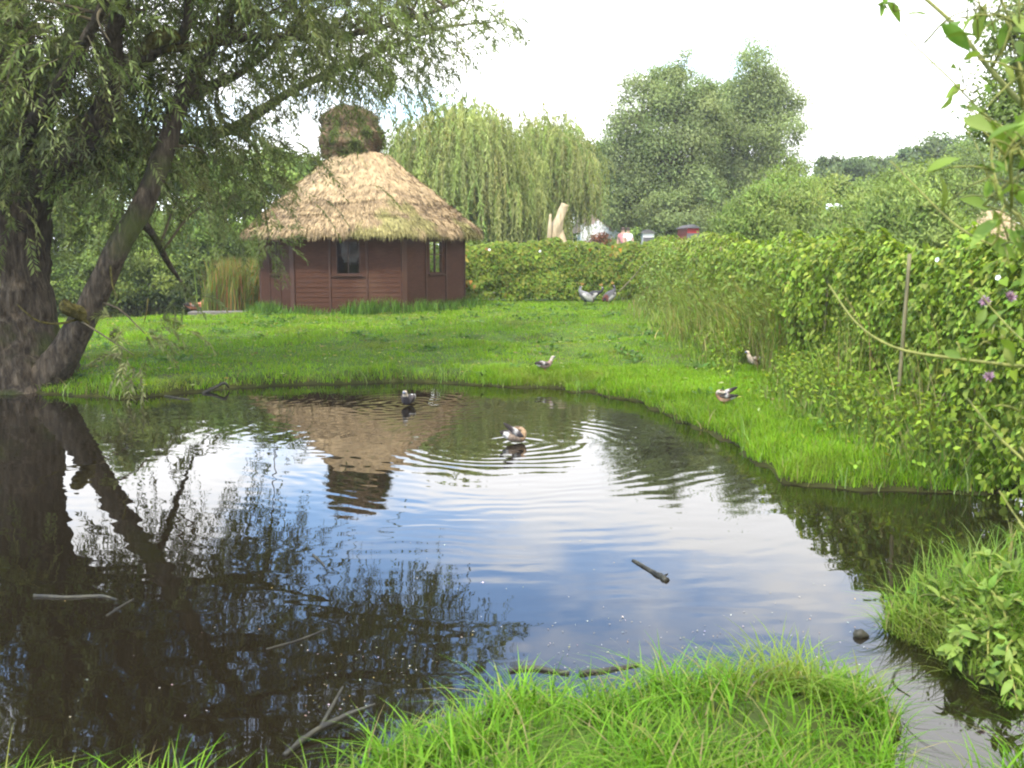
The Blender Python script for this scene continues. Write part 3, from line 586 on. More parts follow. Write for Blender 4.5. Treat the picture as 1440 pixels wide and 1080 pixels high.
for k, (lst, Y, lab) in enumerate([
  ([(1285, 262, 52, 34, 40), (1330, 280, 44, 40, 34), (1262, 292, 40, 34, 26)], 36, 'soft mid green tree in the middle of the wood behind the willow shrubs'),
  ([(1365, 248, 46, 48, 40), (1410, 270, 44, 50, 34), (1375, 300, 50, 36, 30)], 52, 'soft mid green tree rising behind the small thatched roof'),
  ([(1175, 278, 44, 26, 34), (1150, 300, 40, 34, 28), (1215, 290, 40, 30, 28)], 40, 'soft mid green tree behind the white lamp')]):
    leaf_tree('leafy_tree', lab, 'tree', lob(lst, Y), MIDG + SALL, None, 1900, .16, .075, .17, 80 + k, 'mid green trees behind the willow shrubs', barkr=.15)
# trees behind the back pond, left
for k, (nm, lst, Y, cols, lab, sz) in enumerate([
  ('bank_tree', [(110, 275, 62, 52, 44), (150, 320, 60, 40, 34), (85, 345, 50, 50, 30)], 33, YELG + MIDG, 'sunlit yellow green tree seen just right of the big willow trunk', .14),
  ('bank_tree', [(190, 232, 70, 45, 34), (150, 190, 60, 40, 24), (250, 240, 50, 40, 24)], 40, MIDG, 'mid green tree high behind the leaning willow stem', .17),
  ('bank_tree', [(330, 250, 52, 36, 36), (395, 238, 48, 30, 30), (430, 262, 34, 44, 26), (345, 300, 50, 40, 34), (300, 300, 40, 50, 26)], 37, YELG + MIDG, 'broad green tree directly left of the hut roof', .16),
  ('bank_shrub', [(215, 365, 48, 42, 34), (250, 392, 40, 30, 26), (190, 400, 36, 28, 20)], 31.6, DARK + MIDG, 'dark green shrub hanging low over the back pond', .11),
  ('bank_shrub', [(282, 372, 34, 40, 26), (300, 350, 34, 40, 22)], 32.2, DARK + MIDG[:1], 'dark shrub between the back pond and the reeds', .11),
  ('bank_shrub', [(110, 405, 56, 36, 34), (60, 400, 60, 50, 30), (150, 380, 30, 36, 18)], 31, MIDG + DARK, 'green shrub behind the fork of the big willow trunk', .11),
  ('bank_shrub', [(345, 345, 30, 30, 22), (365, 375, 26, 40, 20)], 33.5, MIDG + YELG, 'yellow green shrub tucked behind the left wall of the hut', .11),
  ('bank_shrub', [(225, 325, 55, 40, 34), (265, 345, 40, 36, 24), (180, 345, 40, 36, 20)], 36, MIDG, 'mid green shrub seen between the two stems of the big willow', .13),
  ('bank_shrub', [(160, 412, 40, 22, 22), (215, 414, 40, 20, 22), (260, 416, 36, 18, 20), (305, 412, 30, 22, 18)], 31.9, DARK, 'low dark shrub overhanging the far edge of the back pond', .10),
  ('bank_shrub', [(430, 370, 50, 50, 26), (500, 365, 60, 50, 30), (560, 370, 50, 50, 26), (630, 350, 40, 50, 44), (600, 345, 40, 45, 34), (520, 340, 50, 45, 34)], 38, YELG + MIDG, 'green shrub hidden behind the hut, seen through its windows', .14),
  ('bank_tree', [(-60, 300, 110, 100, 50), (-160, 250, 120, 120, 50)], 30, DARK + MIDG, 'dark tree behind the main willow trunk at the left edge', .16)]):
    leaf_tree(nm, lab, nm.split('_')[1], lob(lst, Y), cols, None, 2600, sz, sz * .55, .16, 40 + k, 'trees and shrubs behind the back pond', barkr=.14)
# broad leafy wood closing the view far behind
for k, (x, y, rx, ry, Y) in enumerate([(470, 285, 60, 50, 62), (560, 300, 80, 55, 66), (40, 240, 90, 60, 60), (690, 320, 70, 40, 64), (830, 325, 50, 28, 70), (920, 325, 50, 28, 74), (1010, 325, 60, 30, 70), (600, 330, 60, 26, 58)]):
    leaf_tree('distant_tree', ['green distant tree behind the left slope of the hut roof', 'green distant tree behind the right slope of the hut roof', 'distant tree behind the big willow trunk', 'distant tree behind the weeping willows', 'distant tree low behind the white cottage', 'distant tree low behind the white shed', 'distant tree low behind the red shed', 'distant tree low between the hut and the weeping willows'][k], 'tree', lob([(x, y, rx, ry, 40), (x + 40, y + 10, rx * .7, ry * .8, 24)], Y), MIDG + DARK, None, 900, .3, .16, .16, 60 + k, 'distant trees behind the hut', barkr=.25)

# ------------------------------------------------------------------ things beyond the hedge
root = empty('bare_dead_tree', PD(785, 350, 35), 'pale broken bare tree trunk standing behind the back hedge', 'dead tree'); m = MB()
m_pts = lambda l, D: np.array([PD(x, y, D) for x, y in l])
tube(m, m_pts([(775, 385), (778, 345), (783, 320), (789, 303), (795, 287)], 35), [.19, .21, .19, .145, .13], 18, 22, .28, 2)
tube(m, m_pts([(790, 385), (788, 345), (786, 320)], 35.1), [.2, .26, .12], 14, 10, .3, 7)
m.build('trunk', M_deadwood, root); m = MB(); tube(m, m_pts([(773, 372), (772, 345), (773, 322), (774, 301)], 34.8), [.10, .085, .075, .035], 10, 14, .25, 4); m.build('side_stem', M_deadwood, root)

Yc = 52; sc = F / Yc; b = PD(838, 345, Yc); gzc = gz(b[0], Yc)
root = empty('white_cottage', (b[0], Yc, gzc), 'white cottage with a curved gable and grey thatched roof beyond the hedge', 'cottage')
def profile(pts, depth, Y): # an upright outline with thickness
    q = np.array([PD(x, y, Y) for x, y in pts]); k = len(q); mm = MB(); q2 = q + EY * depth
    mm.add(np.vstack([q, q2]), [np.arange(k)[None], (np.arange(k)[::-1] + k)[None], np.array([[j, k + j, k + (j + 1) % k, (j + 1) % k] for j in range(k)])]); return mm
wl = profile([(817, 372), (817, 316), (820, 314), (823, 318), (826, 318), (830, 316), (836, 315), (839, 311), (843, 310), (847, 314), (851, 318), (855, 320), (858, 325), (864, 326), (871, 327), (871, 372)], .4, Yc); wl.build('wall', M_render, root, False)
w2 = MB(); p0, p1 = PD(817, 372, Yc), PD(871, 324, Yc); box(w2, (0, Yc + .42, 0), EX, EY, EZ, (p0[0] + .1, p1[0] - .1), (0, 4), (p0[2], p1[2])); w2.build('wall', M_render, root, False)
rf = MB(); e0, e1, e2 = PD(812, 327, Yc), PD(822, 292, Yc), PD(866, 326, Yc)
v = [e0 + EY * .3, e2 + EY * .3, PD(829, 296, Yc) + EY * 1.4, e1 + EY * 1.6, e0 + EY * 5, e2 + EY * 5, PD(829, 296, Yc) + EY * 4, e1 + EY * 4]
rf.add(v, np.array([[0, 1, 2, 3], [5, 4, 7, 6], [1, 5, 6, 2], [4, 0, 3, 7], [3, 2, 6, 7]]), (.2, .15, .12)); rf.build('thatch_roof', M_thatch, root, False)
dr = MB(); pa, pb = PD(845, 372, Yc), PD(854, 330, Yc); box(dr, (0, Yc, 0), EX, EY, EZ, (pa[0], pb[0]), (-.05, -.003), (pa[2], pb[2])); dr.build('door', M_dark, root, False)
leaf_tree('red_leaved_bush', 'reddish brown bush in front of the white cottage', 'bush', lob([(838, 339, 9, 9, 12), (847, 336, 7, 10, 10), (855, 342, 7, 6, 6)], 49), [(.22, .07, .035), (.28, .12, .06), (.16, .10, .04)], None, 130, .14, .08, .15, 70, barkr=.04, limbs=False)
leaf_tree('yellow_green_bush', 'rounded yellow green bush to the right of the white cottage', 'bush', lob([(893, 334, 13, 13, 18), (905, 342, 10, 8, 10)], 48), YELG, None, 160, .14, .08, .15, 71, barkr=.05, limbs=False)
leaf_tree('yellow_green_bush', 'low green bush at the foot of the white cottage', 'bush', lob([(868, 343, 12, 7, 12), (826, 346, 8, 6, 8)], 48), MIDG, None, 120, .14, .08, .15, 72, barkr=.05, limbs=False)
def shed(name, label, x0, x1, ytop, Y, mw, mr, cat):
    a, b = PD(x0, 345, Y), PD(x1, ytop, Y); zg = gz(a[0], Y); root = empty(name, ((a[0] + b[0]) / 2, Y, zg), label, cat)
    w = MB(); box(w, (0, Y, 0), EX, EY, EZ, (a[0], b[0]), (0, 2.4), (zg - .1, b[2])); w.build('wall', mw, root, False)
    r = MB(); mx_ = (a[0] + b[0]) / 2; e = .09; hgt = (b[0] - a[0]) * .22
    v = [(a[0] - e, Y - e, b[2] - .05), (b[0] + e, Y - e, b[2] - .05), (mx_, Y - e, b[2] + hgt), (a[0] - e, Y + 2.6, b[2] - .05), (b[0] + e, Y + 2.6, b[2] - .05), (mx_, Y + 2.6, b[2] + hgt)]
    r.add(v, [np.array([[0, 3, 4, 1], [1, 4, 5, 2], [0, 2, 5, 3]]), np.array([[0, 1, 2], [3, 5, 4]])]); r.build('roof', mr, root, False)
    d = MB(); box(d, (0, Y, 0), EX, EY, EZ, (mx_ - .25, mx_ + .25), (-.04, -.003), (zg, b[2] - .25)); d.build('door', mr, root, False)
shed('white_shed', 'small white shed between the tree trunks right of the cottage', 904, 920, 326, 47, M_render, M_dark, 'shed')
shed('red_shed', 'narrow red shed half hidden under the tall grey green trees', 966, 983, 319, 41, M_red, M_dark, 'shed')

def critter(name, V, E, Rr, C, mat, parent=None, sub=2, root=0, paint=None):
    me = bpy.data.meshes.new('sk'); me.from_pydata([tuple(v) for v in V], E, []); ob = bpy.data.objects.new('sk', me); COL.objects.link(ob)
    ob.modifiers.new('s', 'SKIN'); sub_ = ob.modifiers.new('u', 'SUBSURF'); sub_.levels = sub; sub_.render_levels = sub
    for k, d in enumerate(me.skin_vertices[0].data):
        r = Rr[k]; d.radius = (r, r) if np.isscalar(r) else r; d.use_root = (k == root)
    dg = bpy.context.evaluated_depsgraph_get(); ev = ob.evaluated_get(dg); m2 = bpy.data.meshes.new_from_object(ev); bpy.data.objects.remove(ob)
    m2.name = name; n = len(m2.vertices); co = np.empty(n * 3, np.float32); m2.vertices.foreach_get('co', co); co = co.reshape(-1, 3)
    V = np.array(V, float); C = np.array(C, float); sp, scol = [], []
    for a, b in E:
        for t in np.linspace(0, 1, 7): sp.append(V[a] * (1 - t) + V[b] * t); scol.append(C[a] if t < .5 else C[b])
    sp = np.array(sp); k = ((co[:, None] - sp[None]) ** 2).sum(-1).argmin(1); col = np.array(scol)[k]
    if paint: col = paint(co, col)
    for at in list(m2.color_attributes): m2.color_attributes.remove(at)
    at = m2.color_attributes.new('Col', 'FLOAT_COLOR', 'POINT'); at.data.foreach_set('color', np.hstack([col, np.ones((n, 1))]).astype(np.float32).ravel())
    m2.polygons.foreach_set('use_smooth', np.ones(len(m2.polygons), bool)); m2.materials.clear(); m2.materials.append(mat)
    o = bpy.data.objects.new(name, m2); COL.objects.link(o)
    if parent is not None: o.parent = parent
    return o
def person(x, y_head, Y, top, legs, label, rz, hair):
    a = PD(x, y_head, Y); zg = gz(a[0], Y); root = empty('person', (a[0], Y, zg), label, 'person', rz=rz)
    sk = (.5, .33, .25)
    V = [(0, 0, .95), (0, 0, 1.15), (0, .01, 1.38), (0, 0, 1.5), (0, .02, 1.63), (0, .02, 1.7),
         (.17, 0, 1.4), (.23, .02, 1.14), (.2, .14, .92), (-.17, 0, 1.4), (-.23, .02, 1.14), (-.2, .14, .92),
         (.09, 0, .88), (.1, .06, .48), (.1, -.02, .06), (.1, .12, .03), (-.09, 0, .88), (-.1, -.06, .48), (-.1, -.12, .06), (-.1, .02, .03)]
    E = [(0, 1), (1, 2), (2, 3), (3, 4), (4, 5), (2, 6), (6, 7), (7, 8), (2, 9), (9, 10), (10, 11), (0, 12), (12, 13), (13, 14), (14, 15), (0, 16), (16, 17), (17, 18), (18, 19)]
    Rr = [.15, .14, .15, .055, .095, .07, .065, .05, .04, .065, .05, .04, .1, .07, .05, .035, .1, .07, .05, .035]
    C = [legs, top, top, sk, sk, hair, top, sk, sk, top, sk, sk, legs, legs, (.05, .04, .04), (.05, .04, .04), legs, legs, (.05, .04, .04), (.05, .04, .04)]
    critter('body', V, E, Rr, C, M_skin, root)
    hm = MB(); th = np.linspace(0, np.pi * .55, 7); ph = np.linspace(0, 2 * np.pi, 14, endpoint=False); T_, P_ = np.meshgrid(th, ph)
    v = np.stack([.105 * np.sin(T_) * np.cos(P_), .0 + .115 * np.sin(T_) * np.sin(P_), 1.64 + .115 * np.cos(T_)], -1).reshape(-1, 3)
    hm.add(v, np.array([[a_ * 7 + b_, a_ * 7 + b_ + 1, ((a_ + 1) % 14) * 7 + b_ + 1, ((a_ + 1) % 14) * 7 + b_] for a_ in range(14) for b_ in range(6)]), hair); hm.build('hair', M_skin, root, local=True)
    return root
person(876, 332, 46, (.62, .25, .26), (.10, .13, .22), 'person in a pink top beside the white cottage', R_(160), (.06, .04, .03))
person(883, 331, 45.5, (.75, .75, .75), (.03, .035, .06), 'person in a white top walking near the yellow green bush', R_(200), (.05, .04, .03))
root = empty('garden_lamp', PD(1172, 345, 33), 'white rounded lamp head showing above the shrubs', 'lamp'); q = PD(1172, 292, 33); zg = gz(q[0], 33); root.location.z = zg
m = MB(); tube(m, [(q[0], 33, zg), (q[0], 33, q[2] - .05)], [.04, .03], 8, 6); tube(m, [(q[0] - .13, 33, q[2] - .08), (q[0] + .13, 33, q[2] - .08)], [.02, .02], 6, 4); m.build('post', M_dark, root)
for dx in (-.13, .13):
    m = MB(); zz = np.linspace(-.13, .13, 9); tube(m, [(q[0] + dx, 33, q[2] + z) for z in zz], .16 * np.sqrt(np.clip(1 - (zz / .135) ** 2, .02, 1)), 14); m.build('globe_shade', M_lamp, root)

# ------------------------------------------------------------------ hedges and fence
VINE = [(.18, .26, .025), (.22, .30, .03), (.135, .205, .02), (.265, .32, .05)]
def vine_wall(mb, p0, p1, h, thick, n, L, cols, seed, templ=HEART, base=0.05):
    p0, p1 = np.array(p0, float), np.array(p1, float); u = unit(p1 - p0); nrm = np.array([u[1], -u[0]])
    a = rng.random(n); z = base + rng.random(n) ** .8 * (1 - base); ln = np.linalg.norm(p1 - p0)
    sx = a * ln
    bulge = .35 + fbm(sx * .9, z * 1.6, seed) * 1.0 + .8 * (fbm(sx * 3, z * 4, seed + 3) - .5) + .35 * np.clip(.5 - z, 0, .5)
    top = h * (.86 + .22 * fbm(sx * 1.3, sx * 0, seed + 5) + .12 * fbm(sx * 6, sx * 0, seed + 8))
    sgn = np.where(rng.random(n) < .72, 1, -1)
    dep = thick * bulge * (1 - .85 * rng.random(n) ** 2.2) * np.sqrt(np.clip(1.03 - z ** 5, .02, 1)) * sgn
    xy = p0 + u * sx[:, None] + nrm * dep[:, None]
    zz = height(xy) + z * top
    pos = np.column_stack([xy, zz]); nn = np.column_stack([nrm[0] * sgn, nrm[1] * sgn, np.full(n, .35) + z ** 6])
    nr = unit(nn + rng.normal(0, .42, (n, 3))); d = unit(np.array([0, 0, -1.0]) + rng.normal(0, .5, (n, 3)) + .25 * nr); d = unit(d - nr * (d * nr).sum(1, keepdims=True))
    pat = fbm(sx * 1.1, z * 2, seed + 13)[:, None]
    c = pal(n, cols, .2) * (.75 + .5 * pat)
    sz = rng.uniform(.35, 1.0, n) + .5 * (rng.random(n) < .12); inst(mb, templ, pos, d, nr, L * sz, L * .9 * sz, np.clip(c, .003, .9))
def flower_mesh(r, col):
    m = MB(); th = np.linspace(0, 2 * np.pi, 10, endpoint=False); rings = [(.0, 0), (.25, .5), (.6, .85), (1.0, 1.0)]
    v = np.array([(r * a * math.cos(t) * (1 + .06 * math.cos(5 * t)), r * a * math.sin(t) * (1 + .06 * math.cos(5 * t)), r * z) for a, z in rings for t in th])
    m.add(v, np.array([[i_ * 10 + j_, i_ * 10 + (j_ + 1) % 10, (i_ + 1) * 10 + (j_ + 1) % 10, (i_ + 1) * 10 + j_] for i_ in range(3) for j_ in range(10)]), col); return m
def flower(px_, py_, Y, r, col, parent, label=None, thistle=False):
    q = PD(px_, py_, Y); m = flower_mesh(r, col) if not thistle else MB()
    if thistle:
        n = 90; d = rdir(n); d[:, 2] = np.abs(d[:, 2]) * .9 + .1
        inst(m, DIA, np.zeros((n, 3)), d, rdir(n), r * rng.uniform(.7, 1.1, n), r * .22, pal(n, [col], .2))
    o = m.build('flower', M_petal, None); o.parent = parent; o.location = Vector(q) - parent.location
    o.rotation_euler = (R_(rng.uniform(50, 85)), 0, R_(rng.uniform(-70, 10)))
    return o

FX0, FX1, FYC = 3.95, 4.35, 31.0
root = empty('vine_fence', (3.95, 7, .2), 'fence smothered in bright green bindweed along the right bank', 'fence')
m = MB(); vine_wall(m, (FX0, 4.2), (FX0 + .1, 12), 1.72, .36, 46000, .066, VINE, 1); vine_wall(m, (FX0 + .1, 12), (FX0 + .22, 19.5), 1.75, .46, 26000, .08, VINE, 2)
n = 260; yy = rng.uniform(6, 16, n); xx = np.full(n, FX0 - .36) - rng.uniform(0, .14, n); zz = .3 + rng.random(n) * 1.0; pos = np.column_stack([xx, yy, zz])
kk_ = fbm(yy * 1.2, zz * 2, 77) > .71
inst(m, HEART, pos[kk_], unit(np.array([-.2, 0, -1.0]) + rng.normal(0, .4, (kk_.sum(), 3))), unit(np.array([-1, -.4, .4]) + rng.normal(0, .4, (kk_.sum(), 3))), .08, .065, pal(kk_.sum(), [(.5, .26, .03), (.45, .34, .05)], .2))
vine_wall(m, (FX0 + .22, 19.5), (FX1 + .1, 31.2), 1.78, .5, 24000, .09, VINE + [(.26, .25, .07), (.20, .22, .05)], 4)
m.build('vine_leaves', M_leaf, root)
for yv in (5.6, 9.35, 12.6, 15.8, 19.2):
    m = MB(); xx = FX0 - .33 if yv == 9.35 else FX0 - .05; zb = gz(xx, yv)
    tube(m, [(xx, yv, zb - .1), (xx + .03, yv, zb + .9), (xx + .05, yv, zb + 1.66)], [.019, .018, .017], 10, 10, .08, 3); m.build('post', M_post, root)
for x, y, Y in ((1125, 363, 14), (1320, 366, 8.6), (1405, 392, 7.2), (1128, 392, 13.8)): flower(x, y, Y, .02, (.8, .8, .8), root)
for x, y, Y in ((1385, 425, 6.9), (1420, 418, 6.8), (1391, 530, 6.9)): flower(x, y, Y, .05, (.42, .27, .32), root, thistle=True)

root = empty('hedge', (1, FYC, .2), 'clipped leafy hedge closing the lawn behind the cranes', 'hedge')
HED = [(.14, .21, .018), (.10, .17, .015), (.18, .24, .022), (.21, .22, .03)]
m = MB(); vine_wall(m, (-3.4, FYC), (FX1 + .1, FYC), 1.72, .5, 36000, .085, HED, 5)
n = 330; xx = rng.uniform(-1.5, 4.3, n); zz = rng.uniform(.7, 1.9, n); kk_ = fbm(xx * 1.3, zz * 1.5, 31) > .69; q = np.column_stack([xx, np.full(n, FYC - .55), zz])[kk_]
inst(m, HEART, q, unit(np.array([0, 0, -1.0]) + rng.normal(0, .5, (len(q), 3))), unit(np.array([0, -1, .4]) + rng.normal(0, .4, (len(q), 3))), .13, .1, pal(len(q), [(.4, .2, .03), (.42, .33, .06), (.3, .16, .04)], .2))
m.build('vine_leaves', M_leaf, root)
for x, y in ((760, 354), (688, 352)): flower(x, y, FYC - .6, .04, (.75, .75, .7), root)
m = MB(); tube(m, m_pts([(870, 411), (890, 390), (909, 367)], FYC - .75), [.022, .02, .015], 7, 8, .1); tag(m.build('leaning_stick', M_post), 'thin bare stick leaning against the back hedge beside the cranes', 'stick')

# tall weeds between hedge and fence
def blades(mb, pos, h, w, cols, lean=.35, seg=3, up=None):
    n = len(pos); az = rng.uniform(0, 2 * np.pi, n); d = np.column_stack([np.cos(az), np.sin(az), np.zeros(n)]); s = np.column_stack([-np.sin(az), np.cos(az), np.zeros(n)])
    ln = lean * rng.uniform(.3, 1.6, n)[:, None]
    if up is not None: d = unit(d + up)
    lv = []
    for k in range(seg + 1):
        t = k / seg; c = pos + d * (h[:, None] * ln * t * t) + EZ * (h[:, None] * (t - .28 * ln * t ** 3))
        ww = w[:, None] * (1 - t ** 1.6) * .5
        if k < seg: lv += [c - s * ww, c + s * ww]
        else: lv += [c]
    v = np.stack(lv, 1); kpt = v.shape[1]; f = [np.array([[2 * k, 2 * k + 1, 2 * k + 3, 2 * k + 2] for k in range(seg - 1)])] if seg > 1 else []
    f.append(np.array([[2 * seg - 2, 2 * seg - 1, 2 * seg]])); off = (np.arange(n) * kpt)[:, None, None]
    mb.add(v.reshape(-1, 3), [(q[None] + off).reshape(-1, q.shape[1]) for q in f], np.repeat(cols, kpt, 0))
OLIVE = [(.21, .25, .055), (.17, .23, .04), (.33, .28, .12), (.24, .18, .09), (.15, .24, .03)]
m = MB(); n = 20000; yv = 13.5 + 17.5 * rng.random(n); xc = np.interp(yv, [15.5, 20, 26, 31], [3.9, 4.0, 4.45, 4.9]); wd = np.interp(yv, [14, 18, 26, 31], [.22, .5, .6, .5])
xv = xc + rng.normal(0, 1, n) * wd; p = np.column_stack([xv, yv]); dk_ = P(1061, 522, .12); p = p[(shore(p) > .2) & ~((np.abs(p[:, 0] - dk_[0] - (p[:, 1] - dk_[1]) * .22) < .24) & (p[:, 1] < dk_[1] + .2))]; n = len(p); hh = np.interp(np.abs(p[:, 0] - np.interp(p[:, 1], [15.5, 20, 26, 31], [4.0, 4.1, 4.6, 5.0])), [0, .55, 1.2], [1.45, 1.0, .3]) * rng.uniform(.45, 1.15, n)
cl = pal(n, OLIVE, .25, [.3, .3, .12, .06, .22]) * (.7 + .6 * fbm(p[:, 0] * 2, p[:, 1] * 1.2, 91)[:, None]); blades(m, np.column_stack([p, height(p) - .02]), hh, rng.uniform(.010, .024, n), np.clip(cl, .003, .9), .5)
k = 30000; q = p[rng.integers(0, n, k)] + rng.normal(0, .1, (k, 2)); hz = rng.uniform(.2, 1.6, k); keep = np.abs(q[:, 0] - 4.3) < 1.25 - .5 * hz
q, hz = q[keep], hz[keep]; inst(m, DIA, np.column_stack([q, height(q) + hz]), rdir(len(q)) - EZ * .4, unit(rng.normal(0, .6, (len(q), 3)) + EZ - EX * .5), .11, .045, pal(len(q), MIDG + OLIVE[:2] + YELG, .2))
k = 3400; yv = rng.uniform(5.5, 16, k); pq = np.column_stack([FX0 - rng.uniform(-.1, .55, k), yv]); gr_ = fbm(yv * 1.4, yv * 0, 48); pq = pq[rng.random(k) < sstep(.35, .7, gr_)]; pq = pq[shore(pq) > .1]; k = len(pq)
blades(m, np.column_stack([pq, height(pq)]), rng.uniform(.4, 1.75, k) * np.interp(FX0 - pq[:, 0], [0, .6], [1.1, .55]), rng.uniform(.006, .014, k), pal(k, OLIVE, .25), .4, 4)
wr = m.build('tall_weeds', M_grass); tag(wr, 'tall olive and straw coloured weeds along the vine fence', 'weeds', kind='stuff')
# nettles and grass along the foot of the fence, at the hut and by the back pond
m = MB(); n = 9000; yv = rng.uniform(5.2, 17, n); xv = FX0 - .35 - np.abs(rng.normal(0, .3, n)); p = np.column_stack([xv, yv]); dk_ = P(1061, 522, .12); p = p[(shore(p) > .05) & ~((np.abs(p[:, 0] - dk_[0] - (p[:, 1] - dk_[1]) * .22) < .28) & (p[:, 1] < dk_[1] + .2) & (p[:, 1] > dk_[1] - 2.2))]; n = len(p)
hh = rng.uniform(.15, .6, n) * np.interp(FX0 - p[:, 0], [.3, 1.2], [1, .35]); blades(m, np.column_stack([p, height(p) - .02]), hh, rng.uniform(.008, .02, n), pal(n, [(.10, .19, .025), (.14, .22, .035), (.2, .2, .07)], .2), .5)
q = p[rng.integers(0, n, 5000)] + rng.normal(0, .06, (5000, 2)); inst(m, DIA, np.column_stack([q, height(q) + rng.uniform(.05, .55, len(q)) * np.interp(FX0 - q[:, 0], [.3, 1.2], [1, .3])]), rdir(len(q)) - EZ * .3, unit(EZ + rng.normal(0, .5, (len(q), 3))), .07, .035, pal(len(q), VINE[:3], .2))
tag(m.build('fence_foot_weeds', M_grass), 'green nettles and rank grass along the foot of the vine fence', 'weeds', kind='stuff')
m = MB(); an = rng.uniform(np.pi * .95, 2.05 * np.pi, 5200); rr = HR * (.93 + .02 * np.cos(an * 6)) + np.abs(rng.normal(.05, .28, 5200)); p = np.column_stack([HUT[0] + rr * np.cos(an), HUT[1] + rr * np.sin(an)])
dens = fbm(an * 3.5, an * 0, 17); kq = (rr > HR * .9 + .02) & (rng.random(5200) < dens * 1.5); p = p[kq]; n = len(p)
blades(m, np.column_stack([p, height(p) - .02]), rng.uniform(.12, .5, n) * (.35 + dens[kq]), rng.uniform(.012, .03, n), pal(n, [(.08, .17, .02), (.11, .2, .025), (.06, .13, .02)], .2), .4)
tag(m.build('hut_foot_weeds', M_grass), 'tufts of rank green grass against the foot of the hut walls', 'weeds', kind='stuff')
m = MB(); n = 3600; u_ = rng.random(n); c0, c1 = PD(303, 440, 29.5), PD(368, 430, 31); p = np.column_stack([c0[0] + (c1[0] - c0[0]) * u_, c0[1] + (c1[1] - c0[1]) * u_ + rng.normal(0, .6, n)])
hh = rng.uniform(.5, 1.75, n); blades(m, np.column_stack([p, np.full(n, .0)]), hh, rng.uniform(.02, .045, n), pal(n, [(.15, .2, .04), (.3, .2, .08), (.12, .18, .03), (.28, .14, .06), (.2, .24, .06)], .2), .22)
tag(m.build('reed_bed', M_grass), 'green and rusty reeds beside the back pond, left of the hut', 'reeds', kind='stuff')

# ------------------------------------------------------------------ grass
GR = [(.145, .275, .008), (.17, .31, .010), (.115, .24, .008), (.205, .31, .018)]
def grass_field(name, label, n, xr, yr, test, hfun, wfun, lean, seg, cols=GR, dpow=1.3, d0=12):
    x = rng.uniform(*xr, n * 3); y = rng.uniform(*yr, n * 3); k = rng.random(n * 3) < np.minimum(1, (d0 / np.hypot(x, y)) ** dpow); p = np.column_stack([x, y])[k]
    sd = shore(p); k = test(p, sd); p, sd = p[k][:n], sd[k][:n]; n = len(p)
    pat = fbm(p[:, 0] * .7, p[:, 1] * .7, 61)[:, None]; pat2 = fbm(p[:, 0] * 2.6, p[:, 1] * 2.6, 66)[:, None]
    c = pal(n, cols, .16) * (.72 + .55 * pat) * (.85 + .3 * pat2); yl = sstep(.6, .75, fbm(p[:, 0] * .9 + 7, p[:, 1] * .9, 71))[:, None] * .5; c = c * (1 - yl) + np.array([.22, .235, .05]) * yl; dd_ = rng.random((n, 1)) < .035; c = np.where(dd_, np.array([.3, .25, .11]) * rng.uniform(.6, 1.1, (n, 1)), c)
    m = MB(); blades(m, np.column_stack([p, height(p, sd) - .01]), hfun(p, sd), wfun(p, sd), np.clip(c, .003, .9), lean, seg)
    return tag(m.build(name, M_grass), label, 'grass', kind='stuff')
def tuft(p): return fbm(p[:, 0] * 2.2, p[:, 1] * 2.2, 81)
inhut = lambda p: np.hypot(p[:, 0] - HUT[0], p[:, 1] - HUT[1]) < HR * .88
grass_field('lawn_grass', 'bright green lawn between pond, hut and hedge', 210000, (-15, 4.7), (12.5, 31.2), lambda p, s: (s > .01) & ~inhut(p),
  lambda p, s: (.035 + .19 * tuft(p) ** 3 + .05 * (s < .35)) * rng.uniform(.6, 1.3, len(p)), lambda p, s: rng.uniform(.006, .011, len(p)) * np.clip(p[:, 1] / 15, 1, 1.8), .7, 2)
grass_field('bank_grass', 'lush green grass on the right bank below the vine fence', 70000, (-.6, 4.0), (7.4, 14.5), lambda p, s: (s > .0),
  lambda p, s: (.05 + .13 * tuft(p) ** 2 + .05 * (s < .3)) * rng.uniform(.6, 1.3, len(p)), lambda p, s: rng.uniform(.005, .009, len(p)), .7, 2, dpow=0)
grass_field('shore_grass', 'longer pale grass blades drooping over the edge of the water', 15000, (-14, 4.2), (7.2, 15), lambda p, s: (s > -.04) & (s < .16) & (rng.random(len(p)) < .25 + sstep(.5, .75, fbm(p[:, 0] * 1.6, p[:, 1] * 1.6, 44))),
  lambda p, s: rng.uniform(.12, .3, len(p)) * (.5 + fbm(p[:, 0] * 1.6, p[:, 1] * 1.6, 44)), lambda p, s: rng.uniform(.007, .013, len(p)), .95, 3, cols=[(.16, .25, .05), (.12, .21, .03), (.2, .27, .08)], dpow=0)
grass_field('near_grass', 'long fresh green grass growing out of the water in the foreground', 26000, (-3.4, 2.6), (2.2, 5.0), lambda p, s: (s > -.08) & (rng.random(len(p)) < .15 + 1.1 * sstep(.36, .64, fbm(p[:, 0] * 2.5, p[:, 1] * 2.5, 23)) * np.interp(p[:, 0], [-1.6, -.9, -.45], [.28, .36, 1])),
  lambda p, s: rng.uniform(.07, .26, len(p)) * (.25 + 1.35 * fbm(p[:, 0] * 3.5, p[:, 1] * 3.5, 23) ** 1.2 + .35 * sstep(.985, 1, rng.random(len(p)))), lambda p, s: rng.uniform(.0045, .012, len(p)), 1.1, 5, cols=[(.085, .20, .007), (.115, .25, .012), (.155, .285, .022), (.06, .14, .006), (.12, .24, .015), (.10, .22, .01), (.20, .24, .05)], dpow=0)
